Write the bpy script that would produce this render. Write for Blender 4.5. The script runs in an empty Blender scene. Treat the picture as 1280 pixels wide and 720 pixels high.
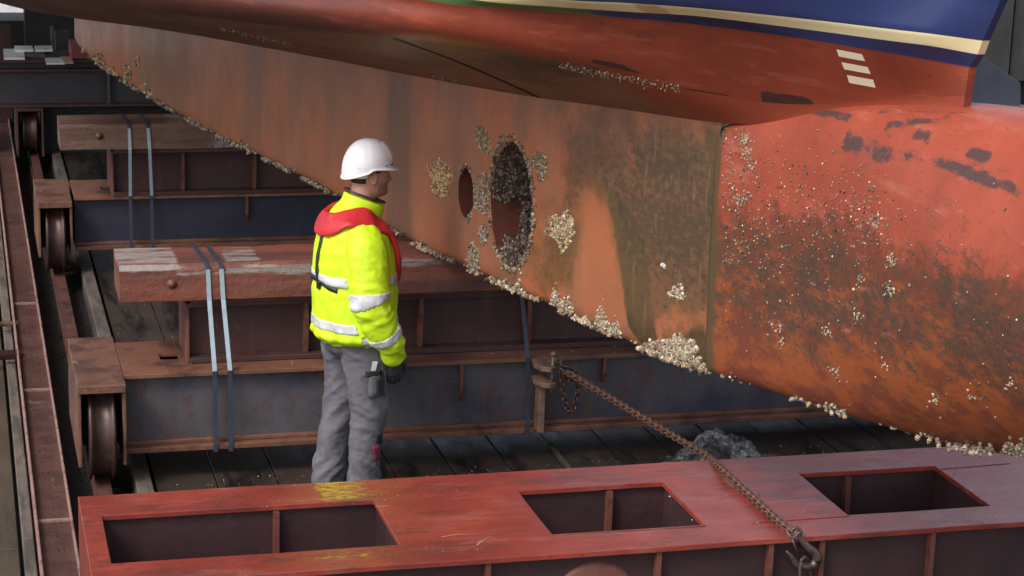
import bpy, bmesh, math, random
import numpy as np
from mathutils import Vector, Matrix, noise as mnoise
from mathutils.bvhtree import BVHTree
random.seed(7); rng = np.random.default_rng(7)
sc = bpy.context.scene
C = sc.collection
R = math.radians

# ------------------------------------------------------------------ camera
F_PX, CX, CY, CAMH = 2600.0, 640.0, 360.0, 3.65
vy = np.array([-60-CX, -299-CY, F_PX]); vx = np.array([10600-CX, 15-CY, F_PX])
Yc = vy/np.linalg.norm(vy); Xc = vx-vx.dot(Yc)*Yc; Xc /= np.linalg.norm(Xc)
Zc = np.cross(Yc, Xc)
if Zc[1] > 0: Zc = -Zc
RM = np.stack([Xc, Yc, Zc], 1)
CAM = np.array([0, 0, CAMH])
cam = bpy.data.cameras.new('camera'); co = bpy.data.objects.new('camera', cam); C.objects.link(co)
rx, dn, fw = RM[0], RM[1], RM[2]
co.matrix_world = Matrix(((rx[0], -dn[0], -fw[0], 0), (rx[1], -dn[1], -fw[1], 0), (rx[2], -dn[2], -fw[2], CAMH), (0, 0, 0, 1)))
cam.sensor_width = 36; cam.lens = F_PX/1280*36; cam.clip_end = 2000; cam.clip_start = .1
sc.camera = co
# ------------------------------------------------------------------ light
w = bpy.data.worlds.new("World"); sc.world = w; w.use_nodes = True
nt = w.node_tree; nt.nodes.clear()
sky = nt.nodes.new('ShaderNodeTexSky'); sky.sky_type = 'NISHITA'; sky.sun_disc = False
SUN_DIR = Vector((-.62, -.42, .80)).normalized()      # towards the sun
el = math.asin(SUN_DIR.z); az = math.atan2(SUN_DIR.x, SUN_DIR.y)
sky.sun_elevation = el; sky.sun_rotation = az; sky.air_density = 1.0; sky.dust_density = 3.0; sky.ozone_density = .6
bg = nt.nodes.new('ShaderNodeBackground'); bg.inputs[1].default_value = .15
wo = nt.nodes.new('ShaderNodeOutputWorld')
hsv = nt.nodes.new('ShaderNodeHueSaturation'); hsv.inputs['Saturation'].default_value = .55
nt.links.new(sky.outputs[0], hsv.inputs['Color']); nt.links.new(hsv.outputs[0], bg.inputs[0]); nt.links.new(bg.outputs[0], wo.inputs[0])
sun = bpy.data.lights.new('sun', 'SUN'); sun.energy = 1.10; sun.angle = R(18); sun.color = (1, .95, .88)
so = bpy.data.objects.new('sun', sun); C.objects.link(so)
so.rotation_euler = SUN_DIR.to_track_quat('Z', 'Y').to_euler()
sc.view_settings.view_transform = 'Standard'; sc.view_settings.look = 'None'
sc.view_settings.exposure = 0.60; sc.view_settings.gamma = 1

# ------------------------------------------------------------------ geometry from the surveyed view
def ray(x, y): return RM.T @ np.array([x-CX, y-CY, F_PX])
def onz(x, y, z):
    d = ray(x, y); return CAM + (z-CAMH)/d[2]*d
def ony(x, y, Y):
    d = ray(x, y); return CAM + Y/d[1]*d

# ------------------------------------------------------------------ helpers
def tag(o, label=None, cat=None, group=None, kind=None):
    if label: o['label'] = label
    if cat: o['category'] = cat
    if group: o['group'] = group
    if kind: o['kind'] = kind
    return o
def empty(name, label, cat, loc=(0, 0, 0), rz=0, group=None):
    o = bpy.data.objects.new(name, None); C.objects.link(o); o.location = loc; o.rotation_euler = (0, 0, rz)
    o.empty_display_size = .1
    return tag(o, label, cat, group)
def link(name, me, mats, parent=None):
    o = bpy.data.objects.new(name, me); C.objects.link(o)
    if not isinstance(mats, (list, tuple)): mats = [mats]
    for m in mats: me.materials.append(m)
    if parent is not None: o.parent = parent
    return o
class MB:
    """collects shapes of one mesh object"""
    def __init__(s): s.v = []; s.f = []; s.mi = []; s.sm = []
    def add(s, vs, fs, mi=0, sm=False):
        b = len(s.v); s.v += [tuple(map(float, p)) for p in vs]
        for f in fs: s.f.append([b+i for i in f]); s.mi.append(mi); s.sm.append(sm)
    def box(s, x0, x1, y0, y1, z0, z1, mi=0, j=0):
        q = lambda: random.uniform(-j, j)
        vs = [(x+q(), y+q(), z+q()) for z in (z0, z1) for y in (y0, y1) for x in (x0, x1)]
        s.add(vs, [(0, 2, 3, 1), (4, 5, 7, 6), (0, 1, 5, 4), (1, 3, 7, 5), (3, 2, 6, 7), (2, 0, 4, 6)], mi)
    def prism(s, poly, axis, a0, a1, mi=0):
        """poly in the two other axes, extruded along axis"""
        n = len(poly)
        def P(p, a):
            if axis == 0: return (a, p[0], p[1])
            if axis == 1: return (p[0], a, p[1])
            return (p[0], p[1], a)
        vs = [P(p, a0) for p in poly]+[P(p, a1) for p in poly]
        fs = [[i, (i+1) % n, n+(i+1) % n, n+i] for i in range(n)]+[list(range(n))[::-1], list(range(n, 2*n))]
        s.add(vs, fs, mi)
    def tube(s, pts, rad, n=8, mi=0, cap=True, closed=False, flat=1.0, up=(0, 0, 1), sm=True):
        pts = [Vector(p) for p in pts]; N = len(pts)
        if not hasattr(rad, '__len__'): rad = [rad]*N
        vs = []; fs = []
        for i, p in enumerate(pts):
            if closed: t = pts[(i+1) % N]-pts[i-1]
            else: t = pts[min(i+1, N-1)]-pts[max(i-1, 0)]
            t.normalize(); u = Vector(up)
            if abs(u.dot(t)) > .95: u = Vector((1, 0, 0)) if abs(t.x) < .9 else Vector((0, 1, 0))
            a = t.cross(u).normalized(); b = a.cross(t).normalized()
            for k in range(n):
                th = 2*math.pi*k/n
                vs.append(p+a*math.cos(th)*rad[i]+b*math.sin(th)*rad[i]*flat)
        M = N if closed else N-1
        for i in range(M):
            for k in range(n):
                j = (i+1) % N
                fs.append((i*n+k, i*n+(k+1) % n, j*n+(k+1) % n, j*n+k))
        if cap and not closed:
            fs.append(list(range(n))[::-1]); fs.append([(N-1)*n+k for k in range(n)])
        s.add(vs, fs, mi, sm)
    def revolve(s, prof, cen, axis='X', n=40, mi=0, sm=True):
        """prof: list of (radius, along)"""
        vs = []; fs = []; m = len(prof)
        for k in range(n):
            th = 2*math.pi*k/n; c, d = math.cos(th), math.sin(th)
            for r, a in prof:
                if axis == 'X': p = (cen[0]+a, cen[1]+r*c, cen[2]+r*d)
                elif axis == 'Y': p = (cen[0]+r*c, cen[1]+a, cen[2]+r*d)
                else: p = (cen[0]+r*c, cen[1]+r*d, cen[2]+a)
                vs.append(p)
        for k in range(n):
            for i in range(m-1):
                k2 = (k+1) % n
                fs.append((k*m+i, k2*m+i, k2*m+i+1, k*m+i+1))
        s.add(vs, fs, mi, sm)
    def grid(s, P, mi=0, sm=True, wrap=False, flip=False):
        """P array (a,b,3)"""
        a, b = P.shape[:2]; vs = P.reshape(-1, 3)
        fs = []
        for i in range(a-1):
            for j in range(b if wrap else b-1):
                q = [i*b+j, i*b+(j+1) % b, (i+1)*b+(j+1) % b, (i+1)*b+j]
                fs.append(q[::-1] if flip else q)
        s.add(vs, fs, mi, sm)
    def ellipsoid(s, c, r, n=14, m=10, mi=0, rot=None):
        vs = []
        for i in range(m+1):
            ph = math.pi*i/m
            for k in range(n):
                th = 2*math.pi*k/n
                v = Vector((r[0]*math.sin(ph)*math.cos(th), r[1]*math.sin(ph)*math.sin(th), r[2]*math.cos(ph)))
                if rot: v = rot @ v
                vs.append(Vector(c)+v)
        fs = [(i*n+k, (i+1)*n+k, (i+1)*n+(k+1) % n, i*n+(k+1) % n) for i in range(m) for k in range(n)]
        s.add(vs, fs, mi, True)
    def mesh(s, name='m'):
        me = bpy.data.meshes.new(name); me.from_pydata(s.v, [], s.f)
        me.polygons.foreach_set('material_index', s.mi); me.polygons.foreach_set('use_smooth', s.sm)
        me.update(); return me
    def build(s, name, mats, parent=None, bevel=0, fix=True):
        me = s.mesh(name)
        if fix:
            bm = bmesh.new(); bm.from_mesh(me); bmesh.ops.recalc_face_normals(bm, faces=bm.faces)
            if bevel:
                es = [e for e in bm.edges if len(e.link_faces) == 2 and e.calc_face_angle(0) > .6]
                bmesh.ops.bevel(bm, geom=es, offset=bevel, segments=1, affect='EDGES', clamp_overlap=True)
            bm.to_mesh(me); bm.free()
        return link(name, me, mats, parent)

# ------------------------------------------------------------------ materials
MATS = {}
def layered(name, base, layers=(), rough=.6, rvar=.15, bump=.2, bscale=40, metal=0, spec=.5, coord='Object', bdist=.01, vary=.12):
    """layers: dict(col, scale, lo, hi, stretch=(1,1,1), k strength, attr name, rough)"""
    m = bpy.data.materials.new(name); m.use_nodes = True; t = m.node_tree; N = t.nodes; L = t.links
    b = N['Principled BSDF']; b.inputs['Metallic'].default_value = metal
    b.inputs['Specular IOR Level'].default_value = spec
    tc = N.new('ShaderNodeTexCoord'); src = tc.outputs[coord]
    def noise(scale, stretch=(1, 1, 1), detail=8, off=0, ro=.6):
        mp = N.new('ShaderNodeMapping'); mp.inputs['Scale'].default_value = stretch; mp.inputs['Location'].default_value = (off, off*.7, off*.3)
        L.new(src, mp.inputs[0]); n = N.new('ShaderNodeTexNoise'); n.inputs['Scale'].default_value = scale
        n.inputs['Detail'].default_value = detail; n.inputs['Roughness'].default_value = ro
        L.new(mp.outputs[0], n.inputs['Vector']); return n.outputs['Fac']
    def mth(op, a, c=None, d=None):
        q = N.new('ShaderNodeMath'); q.operation = op
        for i, x in enumerate((a, c, d)):
            if x is None: continue
            if hasattr(x, 'node'): L.new(x, q.inputs[i])
            else: q.inputs[i].default_value = x
        return q.outputs[0]
    # base brightness variation
    rgb = N.new('ShaderNodeRGB'); rgb.outputs[0].default_value = (*base, 1); col = rgb.outputs[0]
    n0 = noise(3.1, (1, 1, 1), 6, 3.3)
    mr = N.new('ShaderNodeMapRange'); mr.inputs[1].default_value = .3; mr.inputs[2].default_value = .7
    mr.inputs[3].default_value = 1-vary*1.6; mr.inputs[4].default_value = 1+vary*1.6; L.new(n0, mr.inputs[0])
    vm = N.new('ShaderNodeVectorMath'); vm.operation = 'SCALE'; L.new(col, vm.inputs[0]); L.new(mr.outputs[0], vm.inputs['Scale']); col = vm.outputs[0]
    rsock = mth('ADD', mth('MULTIPLY', noise(9, off=7), rvar*2), rough-rvar)
    hs = None
    for i, ly in enumerate(layers):
        n = noise(ly.get('scale', 5), ly.get('stretch', (1, 1, 1)), ly.get('detail', 9), 11.3*(i+1), ly.get('ro', .65))
        if 'attr' in ly:
            at = N.new('ShaderNodeAttribute'); at.attribute_name = ly['attr']
            n = mth('ADD', at.outputs['Fac'], mth('MULTIPLY', mth('SUBTRACT', n, .5), ly.get('mixn', 1.0)))
        r = N.new('ShaderNodeMapRange'); r.interpolation_type = 'SMOOTHSTEP'
        r.inputs[1].default_value = ly['lo']; r.inputs[2].default_value = ly['hi']; L.new(n, r.inputs[0])
        fac = mth('MULTIPLY', r.outputs[0], ly.get('k', 1.0))
        mx = N.new('ShaderNodeMix'); mx.data_type = 'RGBA'; L.new(fac, mx.inputs[0]); L.new(col, mx.inputs[6]); mx.inputs[7].default_value = (*ly['col'], 1)
        col = mx.outputs[2]
        if 'rough' in ly:
            mf = N.new('ShaderNodeMix'); L.new(fac, mf.inputs[0]); L.new(rsock, mf.inputs[2]); mf.inputs[3].default_value = ly['rough']; rsock = mf.outputs[0]
        if ly.get('h'):
            h = mth('MULTIPLY', fac, ly['h']); hs = h if hs is None else mth('ADD', hs, h)
    L.new(col, b.inputs['Base Color']); L.new(mth('MAXIMUM', rsock, .04), b.inputs['Roughness'])
    if bump:
        h = mth('MULTIPLY', noise(bscale, off=5, detail=7), 1.0)
        if hs is not None: h = mth('ADD', h, hs)
        bp = N.new('ShaderNodeBump'); bp.inputs['Strength'].default_value = bump; bp.inputs['Distance'].default_value = bdist
        L.new(h, bp.inputs['Height']); L.new(bp.outputs[0], b.inputs['Normal'])
    MATS[name] = m; return m
D = dict
rustA = (.14, .055, .03); dark = (.012, .01, .011)
M_frame = layered('red_oxide_frame', (.27, .045, .030), [
    D(col=(.17, .032, .028), scale=1.7, lo=.46, hi=.62, k=.75, rough=.28), D(col=(.10, .036, .026), scale=7, lo=.50, hi=.66, k=.7, stretch=(.5, 2, 1)), D(col=(.05, .025, .022), scale=35, lo=.60, hi=.70, k=.6),
    D(col=(.36, .10, .07), scale=6, lo=.56, hi=.72, k=.55, stretch=(.25, 4, 1)), D(col=(.6, .5, .45), scale=60, lo=.72, hi=.75, k=.8), D(col=(.45, .3, .26), scale=30, lo=.66, hi=.72, k=.5, stretch=(.12, 3, 1)),
    D(col=(.44, .34, .03), attr='yellow', scale=26, mixn=2.4, lo=.50, hi=1.0, stretch=(.7, 1.5, 1), k=.92, ro=.75),
    D(col=(.24, .040, .034), attr='wet', scale=5, mixn=2.2, lo=.45, hi=.85, rough=.16, k=.75, stretch=(1, 2, 1)),
    D(col=(.34, .15, .12), scale=4, lo=.52, hi=.68, k=.35, stretch=(.6, 2, 1)), D(col=(.045, .022, .02), scale=75, lo=.62, hi=.68, k=.6),
    D(col=(.02, .015, .012), scale=26, lo=.66, hi=.75, k=.6)], rough=.36, rvar=.16, bump=.35, bscale=55, bdist=.007)
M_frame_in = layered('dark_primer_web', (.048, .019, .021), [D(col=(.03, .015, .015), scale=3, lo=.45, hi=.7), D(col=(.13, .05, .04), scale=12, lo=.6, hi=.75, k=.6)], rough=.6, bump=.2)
M_flange = layered('rusty_flange', (.17, .075, .048), [
    D(col=(.08, .035, .025), scale=4, lo=.45, hi=.65), D(col=(.26, .10, .05), scale=9, lo=.55, hi=.75, k=.8), D(col=(.30, .20, .15), scale=22, lo=.64, hi=.74, k=.6),
    D(col=(.02, .015, .012), scale=30, lo=.64, hi=.74, k=.7)], rough=.5, bump=.35, bscale=45)
M_web2 = layered('grey_blue_web', (.085, .078, .090), [
    D(col=(.036, .036, .062), scale=1.2, lo=.47, hi=.62, k=.9), D(col=(.075, .06, .055), scale=2.6, lo=.5, hi=.7, k=.8), D(col=(.10, .042, .03), scale=8, lo=.54, hi=.64, k=.75, stretch=(1.6, 1, .9)), D(col=(.11, .065, .045), scale=7, lo=.54, hi=.68, k=.5, stretch=(2.2, 1, .3)),
    D(col=(.13, .14, .17), scale=16, lo=.66, hi=.70, k=.6, stretch=(1, 1, 1.6)), D(col=(.015, .012, .014), scale=20, lo=.62, hi=.7, k=.5)], rough=.5, bump=.25, bscale=30)
M_web1 = layered('navy_web', (.028, .028, .050), [D(col=(.055, .05, .055), scale=5, lo=.56, hi=.72, k=.5, stretch=(1.5, 1, .25)), D(col=(.02, .02, .028), scale=1.5, lo=.45, hi=.7), D(col=(.05, .03, .03), scale=8, lo=.62, hi=.72, k=.6)], rough=.5, bump=.15)
M_web0 = layered('black_web', (.034, .031, .036), [D(col=(.16, .022, .015), scale=2.3, lo=.62, hi=.72, k=.8), D(col=(.05, .045, .05), scale=5, lo=.55, hi=.7, k=.6)], rough=.5, bump=.15)
M_girder = layered('maroon_girder', (.060, .024, .022), [D(col=(.13, .075, .055), scale=10, lo=.58, hi=.70, k=.5, stretch=(1.5, 1, .25)), D(col=(.045, .022, .02), scale=3, lo=.45, hi=.7), D(col=(.15, .06, .045), scale=9, lo=.58, hi=.72, k=.7)], rough=.55, bump=.25)
M_stiff = layered('rust_red_stiffener', (.15, .05, .035), [D(col=(.07, .028, .022), scale=7, lo=.5, hi=.65)], rough=.55, bump=.3)
M_house = layered('rusty_housing', (.16, .075, .05), [D(col=(.08, .038, .028), scale=5, lo=.45, hi=.62), D(col=(.30, .23, .19), scale=13, lo=.60, hi=.72, k=.6), D(col=(.24, .09, .04), scale=8, lo=.55, hi=.7, k=.7)], rough=.55, bump=.4, bscale=40)
M_wheel = layered('worn_wheel_steel', (.065, .035, .030), [D(col=(.05, .025, .02), scale=6, lo=.45, hi=.65), D(col=(.15, .10, .09), scale=14, lo=.56, hi=.70, k=.5)], rough=.42, rvar=.12, bump=.2, metal=.35)
M_rail = layered('rusty_rail', (.11, .045, .035), [D(col=(.05, .025, .02), scale=8, lo=.5, hi=.65)], rough=.5, bump=.3)
M_chan = layered('rusty_channel', (.095, .042, .032), [D(col=(.065, .028, .022), scale=5, lo=.45, hi=.62), D(col=(.26, .15, .11), scale=18, lo=.62, hi=.74, k=.7), D(col=(.24, .2, .19), scale=3, lo=.62, hi=.7, k=.45)], rough=.5, bump=.4)
M_chan_edge = layered('worn_channel_edge', (.30, .17, .15), [D(col=(.14, .07, .055), scale=9, lo=.5, hi=.65)], rough=.5, bump=.2)
M_timber2 = layered('red_stained_timber', (.20, .065, .045), [
    D(col=(.11, .045, .038), scale=3, lo=.42, hi=.62, stretch=(.3, 2, 3)), D(col=(.26, .07, .035), scale=3, lo=.5, hi=.7, stretch=(.4, 2, 2), k=.8),
    D(col=(.30, .255, .24), attr='worn', scale=7, mixn=2.2, lo=.48, hi=.75, stretch=(.35, 3, 3), ro=.75), D(col=(.03, .018, .015), scale=9, lo=.64, hi=.69, stretch=(.15, 2.5, 4), k=.9)], rough=.6, bump=.6, bscale=24, bdist=.012)
M_timber1 = layered('brown_weathered_timber', (.17, .10, .075), [
    D(col=(.10, .05, .038), scale=3, lo=.42, hi=.62, stretch=(.3, 2, 3)), D(col=(.20, .045, .035), attr='worn', scale=8, mixn=1.4, lo=.75, hi=.9, k=.7),
    D(col=(.30, .29, .295), attr='worn', scale=6, mixn=1.8, lo=.45, hi=.75, ro=.7), D(col=(.03, .02, .017), scale=9, lo=.63, hi=.69, stretch=(.15, 2.5, 4), k=.9)], rough=.65, bump=.6, bscale=24, bdist=.012)
M_plank = layered('dark_red_plank', (.12, .04, .033), [D(col=(.05, .022, .02), scale=6, lo=.45, hi=.65, stretch=(.4, 2, 2))], rough=.65, bump=.4)
M_deck = layered('wet_dark_planks', (.050, .037, .031), [
    D(col=(.012, .010, .010), scale=2.5, lo=.45, hi=.65, stretch=(3, .5, 1), rough=.30), D(col=(.05, .036, .028), scale=5, lo=.55, hi=.75, stretch=(4, .4, 1), k=.8),
    D(col=(.10, .075, .06), scale=45, lo=.73, hi=.77, k=.8), D(col=(.06, .02, .015), scale=1.7, lo=.64, hi=.74, k=.5)], rough=.46, rvar=.12, bump=.3, bscale=22, spec=.3)
M_ground = layered('dark_wet_gravel', (.022, .019, .018), [D(col=(.05, .042, .036), scale=30, lo=.55, hi=.7), D(col=(.009, .009, .01), scale=4, lo=.56, hi=.66, rough=.05)], rough=.5, bump=1.0, bscale=60, bdist=.03)
M_bed = layered('trench_rubble', (.028, .022, .02), [D(col=(.07, .055, .045), scale=26, lo=.56, hi=.68), D(col=(.008, .008, .009), scale=6, lo=.52, hi=.62, rough=.03)], rough=.55, bump=1.0, bscale=45, bdist=.05)
M_walk = layered('brown_walkway_planks', (.070, .050, .030), [D(col=(.045, .033, .025), scale=4, lo=.45, hi=.65, stretch=(3, .4, 1)), D(col=(.12, .1, .08), scale=20, lo=.66, hi=.74, k=.5)], rough=.6, bump=.4, bscale=25)
M_edge = layered('grey_edge_timber', (.13, .105, .085), [D(col=(.06, .048, .04), scale=5, lo=.42, hi=.62, stretch=(3, .5, 1)), D(col=(.22, .18, .15), scale=18, lo=.6, hi=.72, k=.7)], rough=.65, bump=.5, bscale=25)
M_keel = layered('keel_antifouling', (.36, .140, .074), [
    D(col=(.46, .135, .052), scale=2.2, lo=.47, hi=.60, stretch=(.7, 1, .6), k=.8), D(col=(.27, .120, .066), scale=3.5, lo=.47, hi=.62, stretch=(1.2, 1, .35), k=.7),
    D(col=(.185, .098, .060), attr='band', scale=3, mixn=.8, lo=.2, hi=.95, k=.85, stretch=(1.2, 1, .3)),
    D(col=(.040, .036, .016), attr='algae', scale=6, mixn=.7, lo=.42, hi=.60, k=.93, stretch=(.7, 1, .6), ro=.7),
    D(col=(.125, .070, .034), attr='haze', scale=6, mixn=1.6, lo=.35, hi=.80, k=.85, stretch=(.6, 1, .7), ro=.75),
    D(col=(.36, .115, .055), attr='clean', scale=6, mixn=1.7, lo=.42, hi=.66, k=.62, stretch=(.8, 1, .7), ro=.75),
    D(col=(.05, .04, .032), attr='haze', scale=38, mixn=1.6, lo=.70, hi=1.05, k=.7, stretch=(.5, 1, .9)),
    D(col=(.50, .20, .12), scale=16, lo=.665, hi=.73, k=.45, stretch=(1.2, 1, .35)), D(col=(.05, .035, .03), scale=32, lo=.62, hi=.70, k=.6, stretch=(.5, 1, 1)), D(col=(.30, .16, .10), scale=24, lo=.56, hi=.68, k=.4, stretch=(1.5, 1, .2))], rough=.36, rvar=.12, bump=.2, bscale=30, bdist=.006)
M_bulb = layered('bulb_antifouling', (.35, .072, .040), [
    D(col=(.30, .060, .036), scale=2.2, lo=.44, hi=.60, stretch=(.6, 1, .8), k=.7), D(col=(.30, .075, .05), scale=9, lo=.52, hi=.68, stretch=(.6, 1, .18), k=.55), D(col=(.52, .17, .12), scale=7, lo=.56, hi=.70, stretch=(.3, 1, 1.6), k=.45),
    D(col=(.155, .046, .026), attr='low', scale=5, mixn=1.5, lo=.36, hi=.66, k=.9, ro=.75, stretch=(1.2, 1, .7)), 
    D(col=(.32, .085, .025), attr='low', scale=8, mixn=2.4, lo=.80, hi=1.1, k=.75, stretch=(.5, 1, 1.1)),
    D(col=(.085, .050, .034), attr='foul', scale=16, mixn=2.8, lo=.36, hi=.80, k=.85, ro=.8, stretch=(.5, 1, .9)),
    D(col=(.06, .04, .035), attr='foul', scale=55, mixn=3.2, lo=.60, hi=.95, k=.85, ro=.75, stretch=(.5, 1, 1)),
    D(col=(.045, .042, .045), attr='scrape', scale=12, mixn=2.4, lo=.40, hi=.72, k=.85, ro=.8, stretch=(.7, 1, 1.5)),
    D(col=(.085, .065, .032), attr='edge', scale=7, mixn=1.4, lo=.38, hi=.62, k=.9, stretch=(.6, 1, .5), ro=.75), D(col=(.06, .035, .025), scale=45, lo=.60, hi=.68, k=.5, stretch=(.5, 1, 1)), D(col=(.62, .24, .20), scale=8, lo=.60, hi=.74, k=.4, stretch=(.7, 1, 2))], rough=.45, rvar=.14, bump=.28, bscale=45, bdist=.006, spec=.32)
M_under = layered('hull_bottom_paint', (.20, .085, .052), [
    D(col=(.085, .045, .026), scale=2, lo=.45, hi=.65, stretch=(.5, 2, 2)), D(col=(.20, .085, .045), scale=3.5, lo=.52, hi=.72, stretch=(.5, 1.5, 1.5), k=.8),
    D(col=(.04, .028, .022), scale=10, lo=.62, hi=.72, stretch=(.5, 2, 2), k=.6),
    D(col=(.26, .050, .022), attr='redden', scale=4, mixn=.5, lo=.3, hi=.7)], rough=.5, bump=.15, bscale=30)
M_side = layered('hull_side_red', (.24, .047, .024), [
    D(col=(.20, .038, .020), scale=1.6, lo=.45, hi=.60, stretch=(.7, 1, 1.5), k=.9), D(col=(.40, .085, .04), scale=4, lo=.55, hi=.75, stretch=(.5, 1, 3), k=.6),
    D(col=(.085, .026, .019), attr='grime', scale=3, mixn=.5, lo=.3, hi=.8, k=.9, stretch=(.4, 1, 1.5)), D(col=(.36, .10, .06), scale=5, lo=.55, hi=.66, k=.45, stretch=(.4, 1, 3)), D(col=(.11, .03, .02), scale=7, lo=.56, hi=.68, k=.5, stretch=(.35, 1, 2.5)), D(col=(.05, .028, .022), scale=30, lo=.66, hi=.71, k=.6, stretch=(.4, 1, 1.4)),  # aft side toned down: shade put into the paint colour
    D(col=(.028, .02, .018), attr='scrape', scale=12, mixn=1.3, lo=.45, hi=.62, k=.9, ro=.8, stretch=(.5, 1, 2))], rough=.40, rvar=.10, bump=.08, bscale=14)
M_blue = layered('hull_blue', (.024, .038, .125), [D(col=(.032, .05, .155), scale=2, lo=.45, hi=.7, k=.8), D(col=(.15, .2, .3), scale=16, lo=.68, hi=.75, k=.4, stretch=(.5, 1, 2))], rough=.3, rvar=.08, bump=.06, bscale=10, vary=.06)
M_blue2 = layered('hull_blue_boot_top', (.024, .038, .125), [D(col=(.014, .02, .05), scale=9, attr='scrape2', mixn=1.2, lo=.4, hi=.6, k=.8, stretch=(.6, 1, 1.6)), D(col=(.075, .15, .05), attr='green', scale=5, mixn=.4, lo=.35, hi=.6)], rough=.35, bump=.08, bscale=14, vary=.06)
M_cream = layered('hull_cream', (.84, .76, .44), [D(col=(.55, .33, .12), attr='ochre', scale=6, mixn=.6, lo=.5, hi=.8, k=.7), D(col=(.10, .10, .11), attr='scrape2', scale=26, mixn=1.6, lo=.95, hi=1.1, k=.8, stretch=(1, 1, 1.5))], rough=.4, bump=.05, vary=.03)
M_mark = layered('draft_mark_cream', (.80, .73, .55), rough=.45, bump=.05, vary=.05)
M_tunnel = layered('tunnel_red_brown', (.13, .042, .028), [D(col=(.06, .025, .02), scale=6, lo=.5, hi=.65)], rough=.5, bump=.2)
M_straplt = layered('pale_blue_webbing', (.36, .47, .54), [D(col=(.22, .30, .36), scale=30, lo=.5, hi=.7, k=.5)], rough=.45, bump=.2, bscale=300, bdist=.002)
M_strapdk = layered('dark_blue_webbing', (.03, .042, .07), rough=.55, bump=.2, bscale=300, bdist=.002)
M_chain = layered('rusty_chain', (.20, .10, .068), [D(col=(.08, .045, .035), scale=60, lo=.45, hi=.65)], rough=.45, bump=.3, metal=.35)
M_chaindk = layered('dark_chain', (.10, .06, .052), [D(col=(.22, .13, .1), scale=60, lo=.55, hi=.7)], rough=.3, bump=.2, metal=.6)
M_hook = layered('hook_steel', (.14, .10, .095), [D(col=(.09, .045, .03), scale=30, lo=.5, hi=.65)], rough=.36, bump=.15, metal=.55)
M_brk = layered('bracket_steel', (.22, .14, .10), [D(col=(.10, .06, .045), scale=20, lo=.5, hi=.65)], rough=.45, bump=.25, metal=.2)
M_wall = layered('dark_grey_panels', (.045, .045, .045), [D(col=(.09, .09, .075), scale=1.3, lo=.5, hi=.75, stretch=(4, 1, .3)), D(col=(.02, .02, .022), scale=3, lo=.5, hi=.7, stretch=(3, 1, .3))], rough=.6, bump=.1)
M_wall2 = layered('blue_grey_plate', (.055, .06, .085), [D(col=(.03, .032, .045), scale=2, lo=.45, hi=.7)], rough=.5, bump=.1)
M_black = layered('black_steel', (.018, .017, .018), [D(col=(.05, .03, .025), scale=6, lo=.58, hi=.72, k=.6)], rough=.55, bump=.2)
M_white = layered('white_board', (.8, .8, .8), [D(col=(.45, .44, .43), scale=7, lo=.5, hi=.7, k=.8)], rough=.3, bump=.1)
M_tan = layered('tan_board', (.5, .33, .24), rough=.6)
M_redtim = layered('red_block', (.22, .045, .035), [D(col=(.12, .03, .025), scale=6, lo=.5, hi=.7)], rough=.6)
M_moss = layered('mossy_wood', (.035, .034, .018), [D(col=(.07, .065, .03), scale=30, lo=.5, hi=.65)], rough=.8, bump=.6)
def barn_mat():
    m = bpy.data.materials.new('barnacle_shell'); m.use_nodes = True; t = m.node_tree
    b = t.nodes['Principled BSDF']; a = t.nodes.new('ShaderNodeAttribute'); a.attribute_name = 'tint'
    t.links.new(a.outputs['Color'], b.inputs['Base Color']); b.inputs['Roughness'].default_value = .6
    return m
M_barn = barn_mat()
M_water = layered('harbour_water', (.05, .06, .065), rough=.12, rvar=.05, bump=.4, bscale=1.5, bdist=.1)

# ------------------------------------------------------------------ setting
def st(o): return tag(o, kind='structure')
b = MB(); b.box(-400, 400, -60, 27, -1.5, -.34); st(b.build('ground', M_ground))
b = MB(); b.box(-900, 900, 27, 1500, -1.6, -.5); st(b.build('water', M_water))
b = MB(); b.box(.44, .80, -2, 27, -.34, -.12)
st(b.build('track_bed', M_bed))
b = MB()
x = .905; W = .318
xs = []
while x < 11: xs.append(x); x += W
ycuts = [-2, 1.5, 5.0, 8.4, 11.9, 14.6, 18.2, 22, 26.5]
for i, x in enumerate(xs):
    yy = ycuts
    for a, c in zip(yy[:-1], yy[1:]):
        dz = random.uniform(-.004, .004)
        b.box(x+.0035, x+W-.0035, a+.003, c-.003, -.10, dz, j=.001)
st(b.build('slipway_deck', M_deck, bevel=.002))
b = MB(); b.box(.87, 11, -2, 26.5, -.33, -.105); st(b.build('deck_bearers', M_black))
b = MB()
for i in range(7):
    x = .195-.24*(i+1); 
    b.box(x+.008, x+.232, -2, 9.8, -.13, -.07+random.uniform(-.004, .004)); b.box(x+.008, x+.232, 9.815, 26, -.13, -.07+random.uniform(-.004, .004))
st(b.build('walkway_planks', M_walk, bevel=.004))
b = MB(); b.box(-2, .25, -2, 26.5, -.33, -.14); st(b.build('walkway_bearers', M_black))
def along(name, label, cat, x0, x1, z0, z1, mat, cuts, bevel=.006):
    bb = MB()
    for a, c in zip(cuts[:-1], cuts[1:]): bb.box(x0, x1, a+.004, c-.004, z0, z1)
    o = bb.build(name, mat, bevel=bevel); return tag(o, label, cat)
along('edge_timber', 'long grey weathered edge timber between the wheel trench and the wet plank deck', 'timber', .80, .885, -.2, .03, M_edge, [-2, 6, 12.3, 18, 26])
along('kerb_timber', 'long grey kerb timber running beside the left rusty steel channel', 'timber', .205, .262, -.2, -.03, M_edge, [-2, 5, 9.85, 13.2, 17, 22, 26])
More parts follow.
